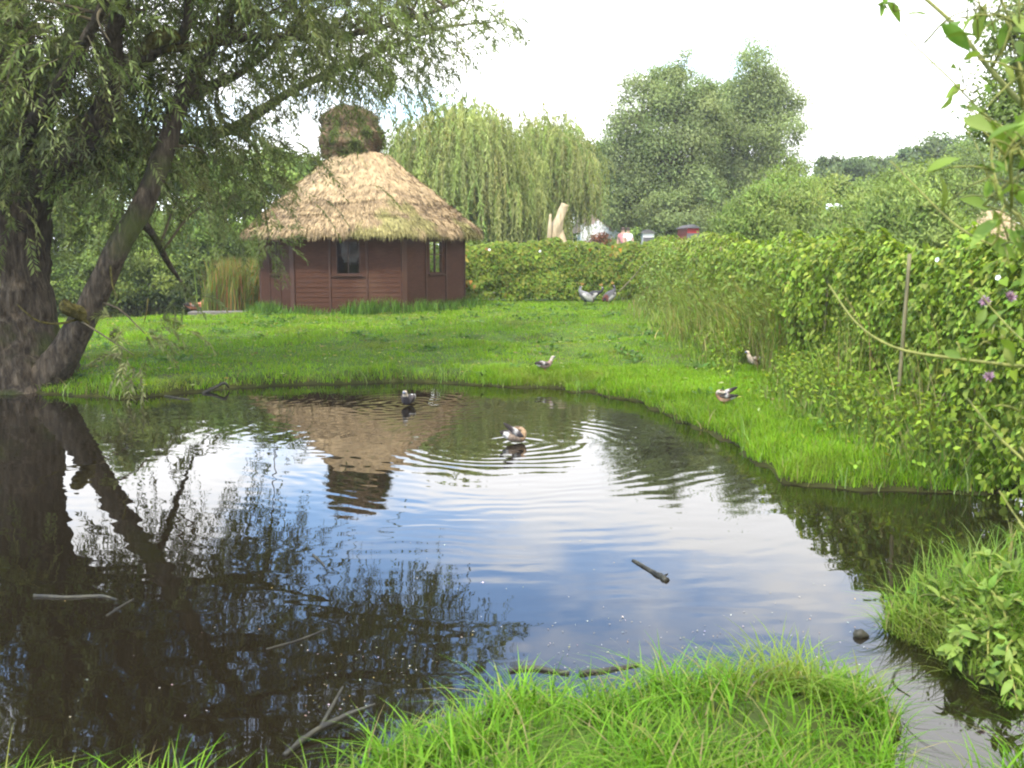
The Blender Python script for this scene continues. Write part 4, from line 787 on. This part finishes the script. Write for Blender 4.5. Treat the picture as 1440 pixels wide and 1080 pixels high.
# broad-leaved weeds dotted over the lawn
m = MB(); n = 420; p = np.column_stack([rng.uniform(-8, 3.4, n), rng.uniform(9, 28, n)]); p = p[(shore(p) > .15) & ~inhut(p) & (fbm(p[:, 0] * .8, p[:, 1] * .8, 55) > .5)]
for q in p:
    k = 16; o = np.tile([q[0], q[1], gz(*q) + .03], (k, 1)) + rng.normal(0, .07, (k, 3)) * [1, 1, .25]; inst(m, DIA, o, unit(rdir(k) * [1, 1, .3] + EZ * .3), unit(EZ + rng.normal(0, .3, (k, 3))), .11, .055, pal(k, [(.07, .14, .02), (.09, .16, .03)], .2))
tag(m.build('lawn_weeds', M_leaf), 'low dark broad leaved weeds dotted over the lawn', 'weeds', kind='stuff')

m = MB(); n = 2600; p = np.column_stack([rng.normal(-3.5, 4, n), rng.uniform(9, 27, n)]); p = p[(shore(p) > .05) & ~inhut(p) & (p[:, 0] < 3.6) & (p[:, 0] > -13)]; n = len(p)
inst(m, DIA, np.column_stack([p, height(p) + rng.uniform(.03, .08, n)]), unit(rdir(n) * [1, 1, .2]), unit(EZ + rng.normal(0, .35, (n, 3))), rng.uniform(.05, .1, n), rng.uniform(.015, .03, n), pal(n, [(.33, .28, .07), (.22, .14, .06), (.3, .32, .12)], .2))
tag(m.build('fallen_leaves', M_leaf), 'small yellowed willow leaves scattered over the lawn', 'leaves', kind='stuff')
# ------------------------------------------------------------------ birds
def duck(x, y, z, rz, label, pose, s, tone):
    q = P(x, y, z); zb = z if 'swim' in pose else gz(q[0], q[1]); root = empty('duck', (q[0], q[1], zb), label, 'duck', 'ducks in and around the pond', rz=rz); root.scale = (s, s, s)
    bd, br, face, wing, rump = tone; dk = (.03, .025, .022)
    dz = -.085 if 'swim' in pose else .0
    hd = dict(up=[(.15, 0, .255), (.18, 0, .33), (.2, 0, .385), (.275, 0, .37)], swim=[(.15, 0, .25), (.17, 0, .3), (.195, 0, .34), (.27, 0, .325)], preen=[(.14, .02, .27), (.10, .09, .31), (.02, .12, .30), (-.05, .11, .26)])['preen' if 'preen' in pose else ('swim' if pose == 'swim' else 'up')]
    V = [(0, 0, .175), (-.1, 0, .185), (-.19, 0, .205), (-.27, 0, .235), (.1, 0, .19)] + hd
    E = [(0, 1), (1, 2), (2, 3), (0, 4), (4, 5), (5, 6), (6, 7), (7, 8)]; Rr = [(.105, .09), (.095, .08), (.06, .045), (.025, .012), (.09, .085), .055, .04, .046, .014]; C = [bd, bd, rump, dk, br, br, face, face, (.12, .13, .16)]
    if 'swim' not in pose:
        for sg in (-1, 1):
            k = len(V); V += [(.0, .045 * sg, .12), (.0, .05 * sg, .05), (.01, .05 * sg, .012), (.06, .055 * sg, .008)]; E += [(0, k), (k, k + 1), (k + 1, k + 2), (k + 2, k + 3)]; Rr += [.03, .011, .01, (.02, .007)]; C += [bd, (.25, .13, .05), (.25, .13, .05), (.25, .13, .05)]
    V = [(a, b, c + dz) for a, b, c in V]
    def paint(co, col):
        col = col.copy(); hx, hy, hz = V[7]; m_ = (np.linalg.norm(co - np.array([hx, hy, hz]), axis=1) < .075) & (co[:, 2] > hz + .022); col[m_] = (.09, .06, .04); return col
    critter('body', V, E, Rr, C, M_bird, root, 2, 0, paint)
    for sg in (-1, 1):
        m = MB(); lift = .10 if 'preen' in pose and sg == -1 else 0
        pts = np.array([(.09, .085 * sg, .21), (.0, .108 * sg, .225 + lift * .3), (-.1, .095 * sg, .225 + lift * .8), (-.2, .05 * sg, .23 + lift * 1.3), (-.25, .02 * sg, .235 + lift * 1.5)]) + [0, 0, dz]
        tube(m, pts, [.02, .05, .045, .028, .006], 10, 12, col=wing); v = m.v[-1]; v[:, 1] = pts[:, 1].mean() + (v[:, 1] - pts[:, 1].mean()) * .55
        cc = m.c[-1]; cc[:] = np.where(((v[:, 0] < -.02) & (v[:, 0] > -.075))[:, None], np.array([.38, .36, .33]), np.where((v[:, 0] < -.12)[:, None], np.array(dk), np.array(wing))); m.build('wing', M_bird, root, local=True)
    if pose == 'splash_swim': pass
    return root
T1 = ((.24, .15, .09), (.25, .14, .08), (.40, .33, .25), (.10, .075, .06), (.6, .57, .52)); T2 = ((.20, .15, .11), (.24, .16, .09), (.22, .15, .09), (.07, .06, .06), (.36, .34, .31)); T3 = ((.30, .24, .18), (.38, .31, .23), (.62, .47, .34), (.13, .09, .07), (.3, .2, .14))
duck(574, 570, 0, R_(-100), 'dark duck with pale face swimming towards us near the far bank', 'swim', .72, ((.05, .045, .045), (.04, .035, .035), (.44, .37, .27), (.06, .05, .05), (.7, .68, .65)))
d = duck(724, 623, 0, R_(200), 'brown duck with raised tail bathing at the centre of the ripples', 'preen_swim', .62, T2); d.rotation_euler = (0, R_(9), R_(15))
duck(766, 527, .1, R_(12), 'grey brown duck standing at the top of the far bank, facing right', 'up', .56, ((.20, .14, .11), (.22, .15, .12), (.36, .31, .25), (.09, .07, .065), (.6, .55, .5)))
duck(1018, 576, .1, R_(165), 'brown duck preening with lifted wing on the grass by the water', 'preen', .56, T1)
duck(1061, 522, .12, R_(205), 'pale breasted duck resting in the grass at the foot of the weeds', 'up', .66, T3)
duck(276, 437, 0, R_(10), 'rusty brown duck on the back pond left of the hut', 'swim', 1.35, ((.36, .15, .07), (.36, .16, .08), (.3, .14, .08), (.25, .11, .06), (.3, .14, .08)))

def crane(x, y, Y, rz, label, s, grey, pose):
    q = PD(x, y, Y); root = empty('crowned_crane', (q[0], Y, gz(q[0], Y)), label, 'crane', 'crowned cranes by the back hedge', rz=rz); root.scale = (s, s, s)
    bk = (.02, .02, .022); ch = (.09, .035, .025); wh = (.40, .38, .34)
    if pose == 'fold': nk = [(.22, 0, .68), (.25, 0, .76), (.20, 0, .83), (.18, 0, .87), (.28, 0, .84)]
    else: nk = [(.24, 0, .62), (.36, 0, .66), (.40, .02, .78), (.38, .03, .82), (.45, .06, .74)]
    V = [(0, 0, .52), (-.14, 0, .46), (-.27, 0, .38), (-.36, 0, .32), (.13, 0, .58)] + nk
    E = [(0, 1), (1, 2), (2, 3), (0, 4), (4, 5), (5, 6), (6, 7), (7, 8), (8, 9)]; Rr = [(.17, .17), (.15, .16), (.09, .10), (.02, .03), (.15, .15), .085, .06, .05, .055, .014]; C = [grey, grey, ch, bk, grey, grey, grey, grey, bk, (.1, .1, .1)]
    for sg in (-1, 1):
        k = len(V); V += [(.0, .05 * sg, .40), (-.02, .05 * sg, .22), (.02, .05 * sg, .012), (.09, .06 * sg, .008)]; E += [(0, k), (k, k + 1), (k + 1, k + 2), (k + 2, k + 3)]; Rr += [.05, .014, .012, (.012, .008)]; C += [grey, bk, bk, bk]
    def paint(co, col):
        col = col.copy(); h = np.array(V[8]); m_ = (np.linalg.norm(co - h - np.array([-.01, 0, -.005]), axis=1) < .05) & (np.abs(co[:, 1] - h[1]) > .03) & (co[:, 2] < h[2] + .02); col[m_] = (.55, .48, .44); return col
    V = [(a, b, c - .13 if c > .3 else c * .62) for a, b, c in V]
    critter('body', V, E, Rr, C, M_bird, root, 2, 0, paint)
    for sg in (-1, 1):
        m = MB(); pts = np.array([0, 0, -.13]) + np.array([(.19, .10 * sg, .58), (.05, .16 * sg, .52), (-.1, .155 * sg, .43), (-.24, .11 * sg, .34), (-.34, .06 * sg, .28)])
        tube(m, pts, [.03, .13, .135, .09, .012], 12, 16, col=wh); v = m.v[-1]; ym = pts[:, 1].mean(); v[:, 1] = ym + (v[:, 1] - ym) * .5
        ax = .405 + (v[:, 0] - .05) * .55
        m.c[-1][:] = np.where((v[:, 0] < -.25)[:, None], np.array(ch), np.where((v[:, 2] > ax + .03)[:, None], np.array(grey), np.array(wh))); m.build('wing', M_bird, root, local=True)
    m = MB(); n = 70; dd = unit(rdir(n) * [.8, .8, .5] + np.array([-.4, 0, .9])); hp = np.array(V[8]) + [-.02, 0, .03]
    inst(m, DIA, np.tile(hp, (n, 1)), dd, rdir(n), rng.uniform(.10, .15, n), .014, pal(n, [(.62, .36, .10), (.7, .45, .16)], .15)); m.build('crown_tuft', M_petal, root, local=True)
crane(823, 420, 28.6, R_(205), 'grey crowned crane with white wing, leftmost of the three, facing the hut', .74, (.20, .195, .19), 'fold')
crane(833, 418, 29.1, R_(-5), 'dark grey crowned crane bending down behind the leftmost crane', .74, (.04, .039, .038), 'bend')
crane(858, 419, 28.7, R_(42), 'crowned crane standing alone to the right with a chestnut tail', .74, (.075, .072, .07), 'fold')

# ------------------------------------------------------------------ sticks and floating things
def stick(name, label, pts, rad, z=.002, fork=None, mat=None):
    m = MB(); q = np.array([P(x, y, z + (e[0] if e else 0)) for x, y, *e in pts]); tube(m, q, rad, 8, 6 * len(pts) + 6, .42, len(label))
    if fork: tube(m, np.array([P(x, y, z) for x, y in fork]), [rad[0] * .7, rad[0] * .4], 7, 6, .2)
    return tag(m.build(name, mat or M_driftwood), label, 'stick')
stick('floating_stick', 'short knobbly stick floating alone on the open water', [(890, 788), (912, 801), (930, 811), (937, 816)], [.008, .014, .019, .02], fork=[(930, 811), (939, 807)])
stick('floating_stick', 'straight bare stick floating just behind the foreground grass', [(815, 947), (850, 943), (898, 935)], [.014, .012, .009])
stick('floating_stick', 'short end of stick poking from the foreground grass on its left side', [(715, 944), (748, 940), (800, 947)], [.012, .014, .012])
stick('broken_branch', 'forked bare branch lying in the water by the foreground grass', [(400, 1062), (440, 1030, .02), (488, 1005, .05), (528, 990, .08)], [.012, .011, .009, .005], fork=[(450, 1024), (482, 966)])
stick('floating_branch', 'long greenish branch floating in the reflection of the willow', [(48, 838), (95, 840), (140, 838), (165, 843)], [.012, .010, .009, .005])
stick('floating_stick', 'thin slanted twig floating beside the long greenish branch', [(150, 866), (168, 854), (188, 842)], [.006, .006, .004])
stick('bank_branch', 'crooked bare branch at the water edge under the left bank', [(285, 553), (302, 545, .05), (315, 539, .10), (322, 545, .03)], [.02, .022, .02, .01])
stick('floating_stick', 'pale stick floating near the crooked branch under the left bank', [(232, 557), (250, 560), (266, 562)], [.014, .014, .01])
stick('floating_stick', 'thin brown twig drifting in the dark middle of the reflection', [(375, 913), (420, 900), (460, 884)], [.005, .005, .003])
stick('floating_stick', 'small reddish twig on the bright water left of centre', [(440, 780), (449, 788), (456, 796)], [.007, .007, .005])
stick('dead_stem', 'dark bare stem standing in the shallows right of the foreground grass', [(1255, 955), (1262, 942, .04), (1283, 930, .08)], [.006, .005, .003], fork=[(1258, 950), (1250, 968)])
stick('driftwood_lump', 'dark lump of driftwood on the shallow water near the right bush', [(1202, 893), (1210, 892, .01), (1222, 895)], [.02, .026, .008])
m = MB(); n = 420; xx = rng.uniform(420, 1250, n); yy = 860 + 150 * rng.random(n); pp = np.array([P(a, b, .004) for a, b in zip(xx, yy)]); k = (shore(pp[:, :2]) < -.05) & (fbm(pp[:, 0] * 1.6, pp[:, 1] * 2.5, 8) > .5); pp = pp[k]
extra = np.array([P(a, b, .004) for a, b in rng.uniform((60, 700), (1240, 1010), (110, 2))]); extra = extra[shore(extra[:, :2]) < -.05]; pp = np.vstack([pp, extra]); n = len(pp)
inst(m, DIA, pp, unit(rdir(n) * [1, 1, .02]), np.tile(EZ, (n, 1)) + rng.normal(0, .08, (n, 3)), rng.uniform(.004, .017, n) ** 1, rng.uniform(.003, .009, n), pal(n, [(.3, .28, .22), (.2, .18, .11), (.26, .19, .06), (.42, .4, .36)], .3))
tag(m.build('floating_flecks', M_bits), 'pale flecks of leaf and scum floating near the foreground grass', 'debris', kind='stuff')

# ------------------------------------------------------------------ foreground sallow
SF = [(.16, .23, .035), (.20, .27, .05), (.12, .19, .03)]
def sallow(name, label, stems, leafsets, base):
    root = empty(name, base, label, 'bush', 'sallow bushes at the right edge'); s, l = MB(), MB(); b = np.array(base)
    for pts, r0, r1 in stems:
        q = np.array([PD(*p) for p in pts]); tube(s, np.vstack([b, q]) if len(pts[0]) and pts[0][0] > 1440 else q, np.linspace(r0, r1, 4) * .72, 8, 26, .12, int(pts[0][1]) % 17)
    for (pts, n, L, W, wob) in leafsets:
        q = spline(np.array([PD(*p) for p in pts]), 40); k = rng.integers(0, 40, n); o = q[k] + rng.normal(0, wob, (n, 3)); tan = unit(np.gradient(q, axis=0))[k]
        d = unit(tan * .5 + rdir(n) * .8 + EZ * .25); nr = unit(EZ * .8 - EY * .35 + rng.normal(0, .5, (n, 3))); sz = rng.uniform(.55, 1.15, n)
        inst(l, LEAF, o, d, nr, L * sz, W * sz, pal(n, SF, .13))
        near = q[k]; m_ = np.linalg.norm(o - near, axis=1) > .03
        for a, c in zip(near[m_], o[m_]): tube(s, [a, (a + c) / 2 + EZ * .01, c], [.0022, .0018, .0012], 4, 4)
    s.build('stems', M_stem, root); l.build('leaves', M_leaf, root); return root
B1 = (2.1, 2.5, .3)
sallow('sallow_bush', 'overhanging sallow branches with oval leaves entering from the upper right edge',
 [([(1470, 190, 2.3), (1438, 148, 2.35), (1390, 95, 2.4), (1345, 38, 2.45), (1290, -12, 2.5)], .011, .006), ([(1480, 230, 2.3), (1440, 195, 2.35), (1390, 165, 2.4), (1335, 110, 2.45), (1285, 62, 2.5), (1252, 20, 2.55), (1240, -6, 2.6)], .0045, .002),
  ([(1470, 372, 2.2), (1395, 345, 2.2), (1343, 316, 2.25), (1295, 270, 2.3), (1252, 226, 2.35)], .006, .002), ([(1500, 526, 2.3), (1440, 516, 2.4), (1350, 505, 2.5), (1262, 490, 2.6), (1205, 455, 2.7), (1165, 400, 2.8)], .008, .003),
  ([(1480, 690, 2.1), (1440, 648, 2.2), (1400, 610, 2.25), (1360, 560, 2.3)], .006, .003), ([(1480, 790, 2.1), (1435, 735, 2.2), (1405, 690, 2.25)], .005, .002),
  ([(1480, 300, 2.0), (1420, 290, 2.05), (1395, 230, 2.1), (1400, 170, 2.1)], .006, .003), ([(1395, 95, 2.4), (1420, 40, 2.3), (1400, -20, 2.3)], .006, .003), ([(1300, 60, 2.5), (1345, 20, 2.4), (1440, 5, 2.3)], .004, .002), ([(1250, 88, 2.5), (1290, 92, 2.5), (1370, 80, 2.4), (1440, 75, 2.3)], .002, .002), ([(1480, 500, 2.2), (1440, 480, 2.3), (1400, 440, 2.4), (1372, 405, 2.4)], .004, .002)],
 [([(1236, 2, 2.55), (1250, 8, 2.55), (1258, 18, 2.55)], 7, .06, .028, .015), ([(1390, 250, 2.0), (1420, 215, 2.0), (1450, 200, 2.0)], 20, .085, .034, .05), ([(1380, 290, 2.1), (1420, 280, 2.05), (1460, 250, 2.0)], 12, .08, .032, .05), ([(1400, 350, 2.1), (1440, 330, 2.1), (1470, 340, 2.1)], 12, .08, .032, .05),
  ([(1340, 110, 2.45), (1370, 130, 2.4), (1372, 160, 2.4)], 9, .05, .024, .03), ([(1360, 30, 2.4), (1400, 20, 2.3), (1440, 40, 2.2)], 22, .08, .034, .06), ([(1395, 470, 2.4), (1420, 485, 2.4), (1330, 480, 2.5)], 9, .06, .028, .03), ([(1440, 560, 2.2), (1430, 600, 2.2)], 6, .07, .03, .03), ([(1440, 120, 2.2), (1440, 60, 2.2)], 14, .08, .034, .05)], B1)
bx = P(1420, 900, .08)
def stems_from(bx, n, spread, ht):
    out = []
    for k in range(n):
        a = rng.uniform(-np.pi, np.pi); r = spread * rng.uniform(.2, 1); t = bx + np.array([r * math.cos(a), r * math.sin(a) * .7, ht * rng.uniform(.5, 1)]); out.append((bx + rng.normal(0, .05, 3) * [1, 1, 0], t))
    return out
root = empty('sallow_bush', bx, 'low leafy sallow bush standing in the shallows at the lower right edge', 'bush', 'sallow bushes at the right edge'); s, l = MB(), MB()
tips = [PD(1300, 820, 5.0), PD(1345, 800, 5.0), PD(1390, 785, 5.1), PD(1330, 850, 4.8), PD(1300, 870, 4.8), PD(1370, 840, 4.7), PD(1420, 800, 4.8), PD(1435, 850, 4.5), PD(1350, 890, 4.4), PD(1400, 900, 4.3), PD(1440, 930, 4.2), PD(1390, 950, 4.1), PD(1470, 820, 4.8), PD(1480, 900, 4.4), PD(1340, 920, 4.2), PD(1430, 985, 3.8), PD(1275, 845, 5.0)]
for t in tips:
    o = bx + rng.normal(0, .07, 3) * [1, 1, .2]; q = spline([o, (o + t) / 2 + EZ * .10 + rng.normal(0, .03, 3), t], 20); tube(s, q, np.linspace(.009, .0025, 20), 7)
    n = 36; k = np.clip((20 * rng.random(n) ** .5).astype(int), 5, 19); d = unit(unit(np.gradient(q, axis=0))[k] * .6 + rdir(n) * .8 + EZ * .3); sz = rng.uniform(.55, 1.15, n)
    inst(l, LEAF, q[k] + rng.normal(0, .012, (n, 3)), d, unit(EZ + rng.normal(0, .45, (n, 3))), .08 * sz, .032 * sz, pal(n, SF, .15))
s.build('stems', M_stem, root); l.build('leaves', M_leaf, root)
m = MB(); n = 620; p = np.column_stack([rng.normal(2.55, .4, n), rng.normal(5.2, .4, n)]); sd = shore(p); p = p[(sd > -.1) & (p[:, 1] > 4.45)]; n = len(p)
blades(m, np.column_stack([p, height(p) - .02]), rng.uniform(.12, .34, n), rng.uniform(.004, .010, n), pal(n, [(.16, .26, .04), (.13, .23, .03), (.2, .27, .07)], .18), .7, 4)
tag(m.build('islet_grass', M_grass), 'fresh grass growing round the low sallow bush in the shallows', 'grass', kind='stuff')

# ------------------------------------------------------------------ sky, sun, camera
el, sd_ = R_(57), unit(np.array([-.42, -.90, 0])); to_sun = np.array([sd_[0] * math.cos(el), sd_[1] * math.cos(el), math.sin(el)])
sun = bpy.data.lights.new('sun', 'SUN'); sun.energy = 4.7; sun.angle = R_(.6); sun.color = (1, .95, .86); so = bpy.data.objects.new('sun', sun); COL.objects.link(so)
so.rotation_euler = Vector(to_sun).to_track_quat('Z', 'Y').to_euler()
wd = bpy.data.worlds.new('World'); scene.world = wd; wd.use_nodes = True; nt = wd.node_tree; L = nt.links.new; bg = nt.nodes['Background']; bg.inputs[1].default_value = .15
sky = N(nt, 'ShaderNodeTexSky', sky_type='NISHITA'); sky.sun_disc = False; sky.sun_elevation = el; sky.sun_rotation = math.atan2(sd_[0], sd_[1]); sky.air_density = 1.2; sky.dust_density = 1.2; sky.ozone_density = 1.2
tc = N(nt, 'ShaderNodeTexCoord'); mp = N(nt, 'ShaderNodeMapping'); mp.inputs['Scale'].default_value = (2.6, 2.6, 6.5); mp.inputs['Location'].default_value = (.35, 1.3, .2); L(tc.outputs['Generated'], mp.inputs[0])
no = N(nt, 'ShaderNodeTexNoise'); no.inputs['Scale'].default_value = 1.5; no.inputs['Detail'].default_value = 7; no.inputs['Roughness'].default_value = .52; L(mp.outputs[0], no.inputs['Vector'])
sx = N(nt, 'ShaderNodeSeparateXYZ'); L(tc.outputs['Generated'], sx.inputs[0])
lo = N(nt, 'ShaderNodeMapRange'); lo.inputs[1].default_value = .08; lo.inputs[2].default_value = .34; lo.inputs[3].default_value = .22; lo.inputs[4].default_value = .055; L(sx.outputs['Z'], lo.inputs[0])
rx = N(nt, 'ShaderNodeMath', operation='MULTIPLY_ADD'); L(sx.outputs['X'], rx.inputs[0]); rx.inputs[1].default_value = .2; L(lo.outputs[0], rx.inputs[2])
ad = N(nt, 'ShaderNodeMath', operation='ADD'); L(no.outputs['Fac'], ad.inputs[0]); L(rx.outputs[0], ad.inputs[1])
mr = N(nt, 'ShaderNodeMapRange', interpolation_type='SMOOTHSTEP'); mr.inputs[1].default_value = .44; mr.inputs[2].default_value = .66; mr.inputs[3].default_value = .0; L(ad.outputs[0], mr.inputs[0])
mx = N(nt, 'ShaderNodeMix', data_type='RGBA'); L(mr.outputs[0], mx.inputs[0]); sb = N(nt, 'ShaderNodeVectorMath', operation='MULTIPLY'); sb.inputs[1].default_value = (2.15, 2.5, 2.95); L(sky.outputs[0], sb.inputs[0]); L(sb.outputs[0], mx.inputs[6]); mx.inputs[7].default_value = (15, 15, 15.2, 1); L(mx.outputs[2], bg.inputs[0])

hz = MB(); box(hz, (0, 0, 0), EX, EY, EZ, (-420, 420), (-330, 480), (-1.6, 22)); M_haze = bpy.data.materials.new('haze_air'); M_haze.use_nodes = True; hn = M_haze.node_tree; hn.nodes.remove(hn.nodes['Principled BSDF'])
pv = N(hn, 'ShaderNodeVolumePrincipled'); pv.inputs['Density'].default_value = .0007; pv.inputs['Color'].default_value = (.93, .95, .97, 1); hn.links.new(pv.outputs[0], hn.nodes['Material Output'].inputs['Volume'])
tag(hz.build('haze', M_haze, smooth=False), kind='stuff')
cam = bpy.data.cameras.new('camera'); cam.sensor_fit = 'HORIZONTAL'; cam.sensor_width = 36; cam.lens = 36 * F / 1440; cam.clip_start = .05; cam.clip_end = 3000
cam.dof.use_dof = True; cam.dof.focus_distance = 12; cam.dof.aperture_fstop = 6.5
co = bpy.data.objects.new('camera', cam); COL.objects.link(co); co.location = EYEP; co.rotation_euler = (math.pi / 2 - PITCH, 0, 0); scene.camera = co
scene.view_settings.view_transform = 'Standard'; scene.view_settings.look = 'None'; scene.view_settings.exposure = .56; scene.view_settings.gamma = 1
scene.render.engine = 'CYCLES'; cy = scene.cycles; cy.volume_bounces = 0; cy.max_bounces = 8; cy.diffuse_bounces = 3; cy.glossy_bounces = 4; cy.transparent_max_bounces = 12; cy.use_denoising = True
cy.pixel_filter_type = 'BLACKMAN_HARRIS'; cy.filter_width = 2.1
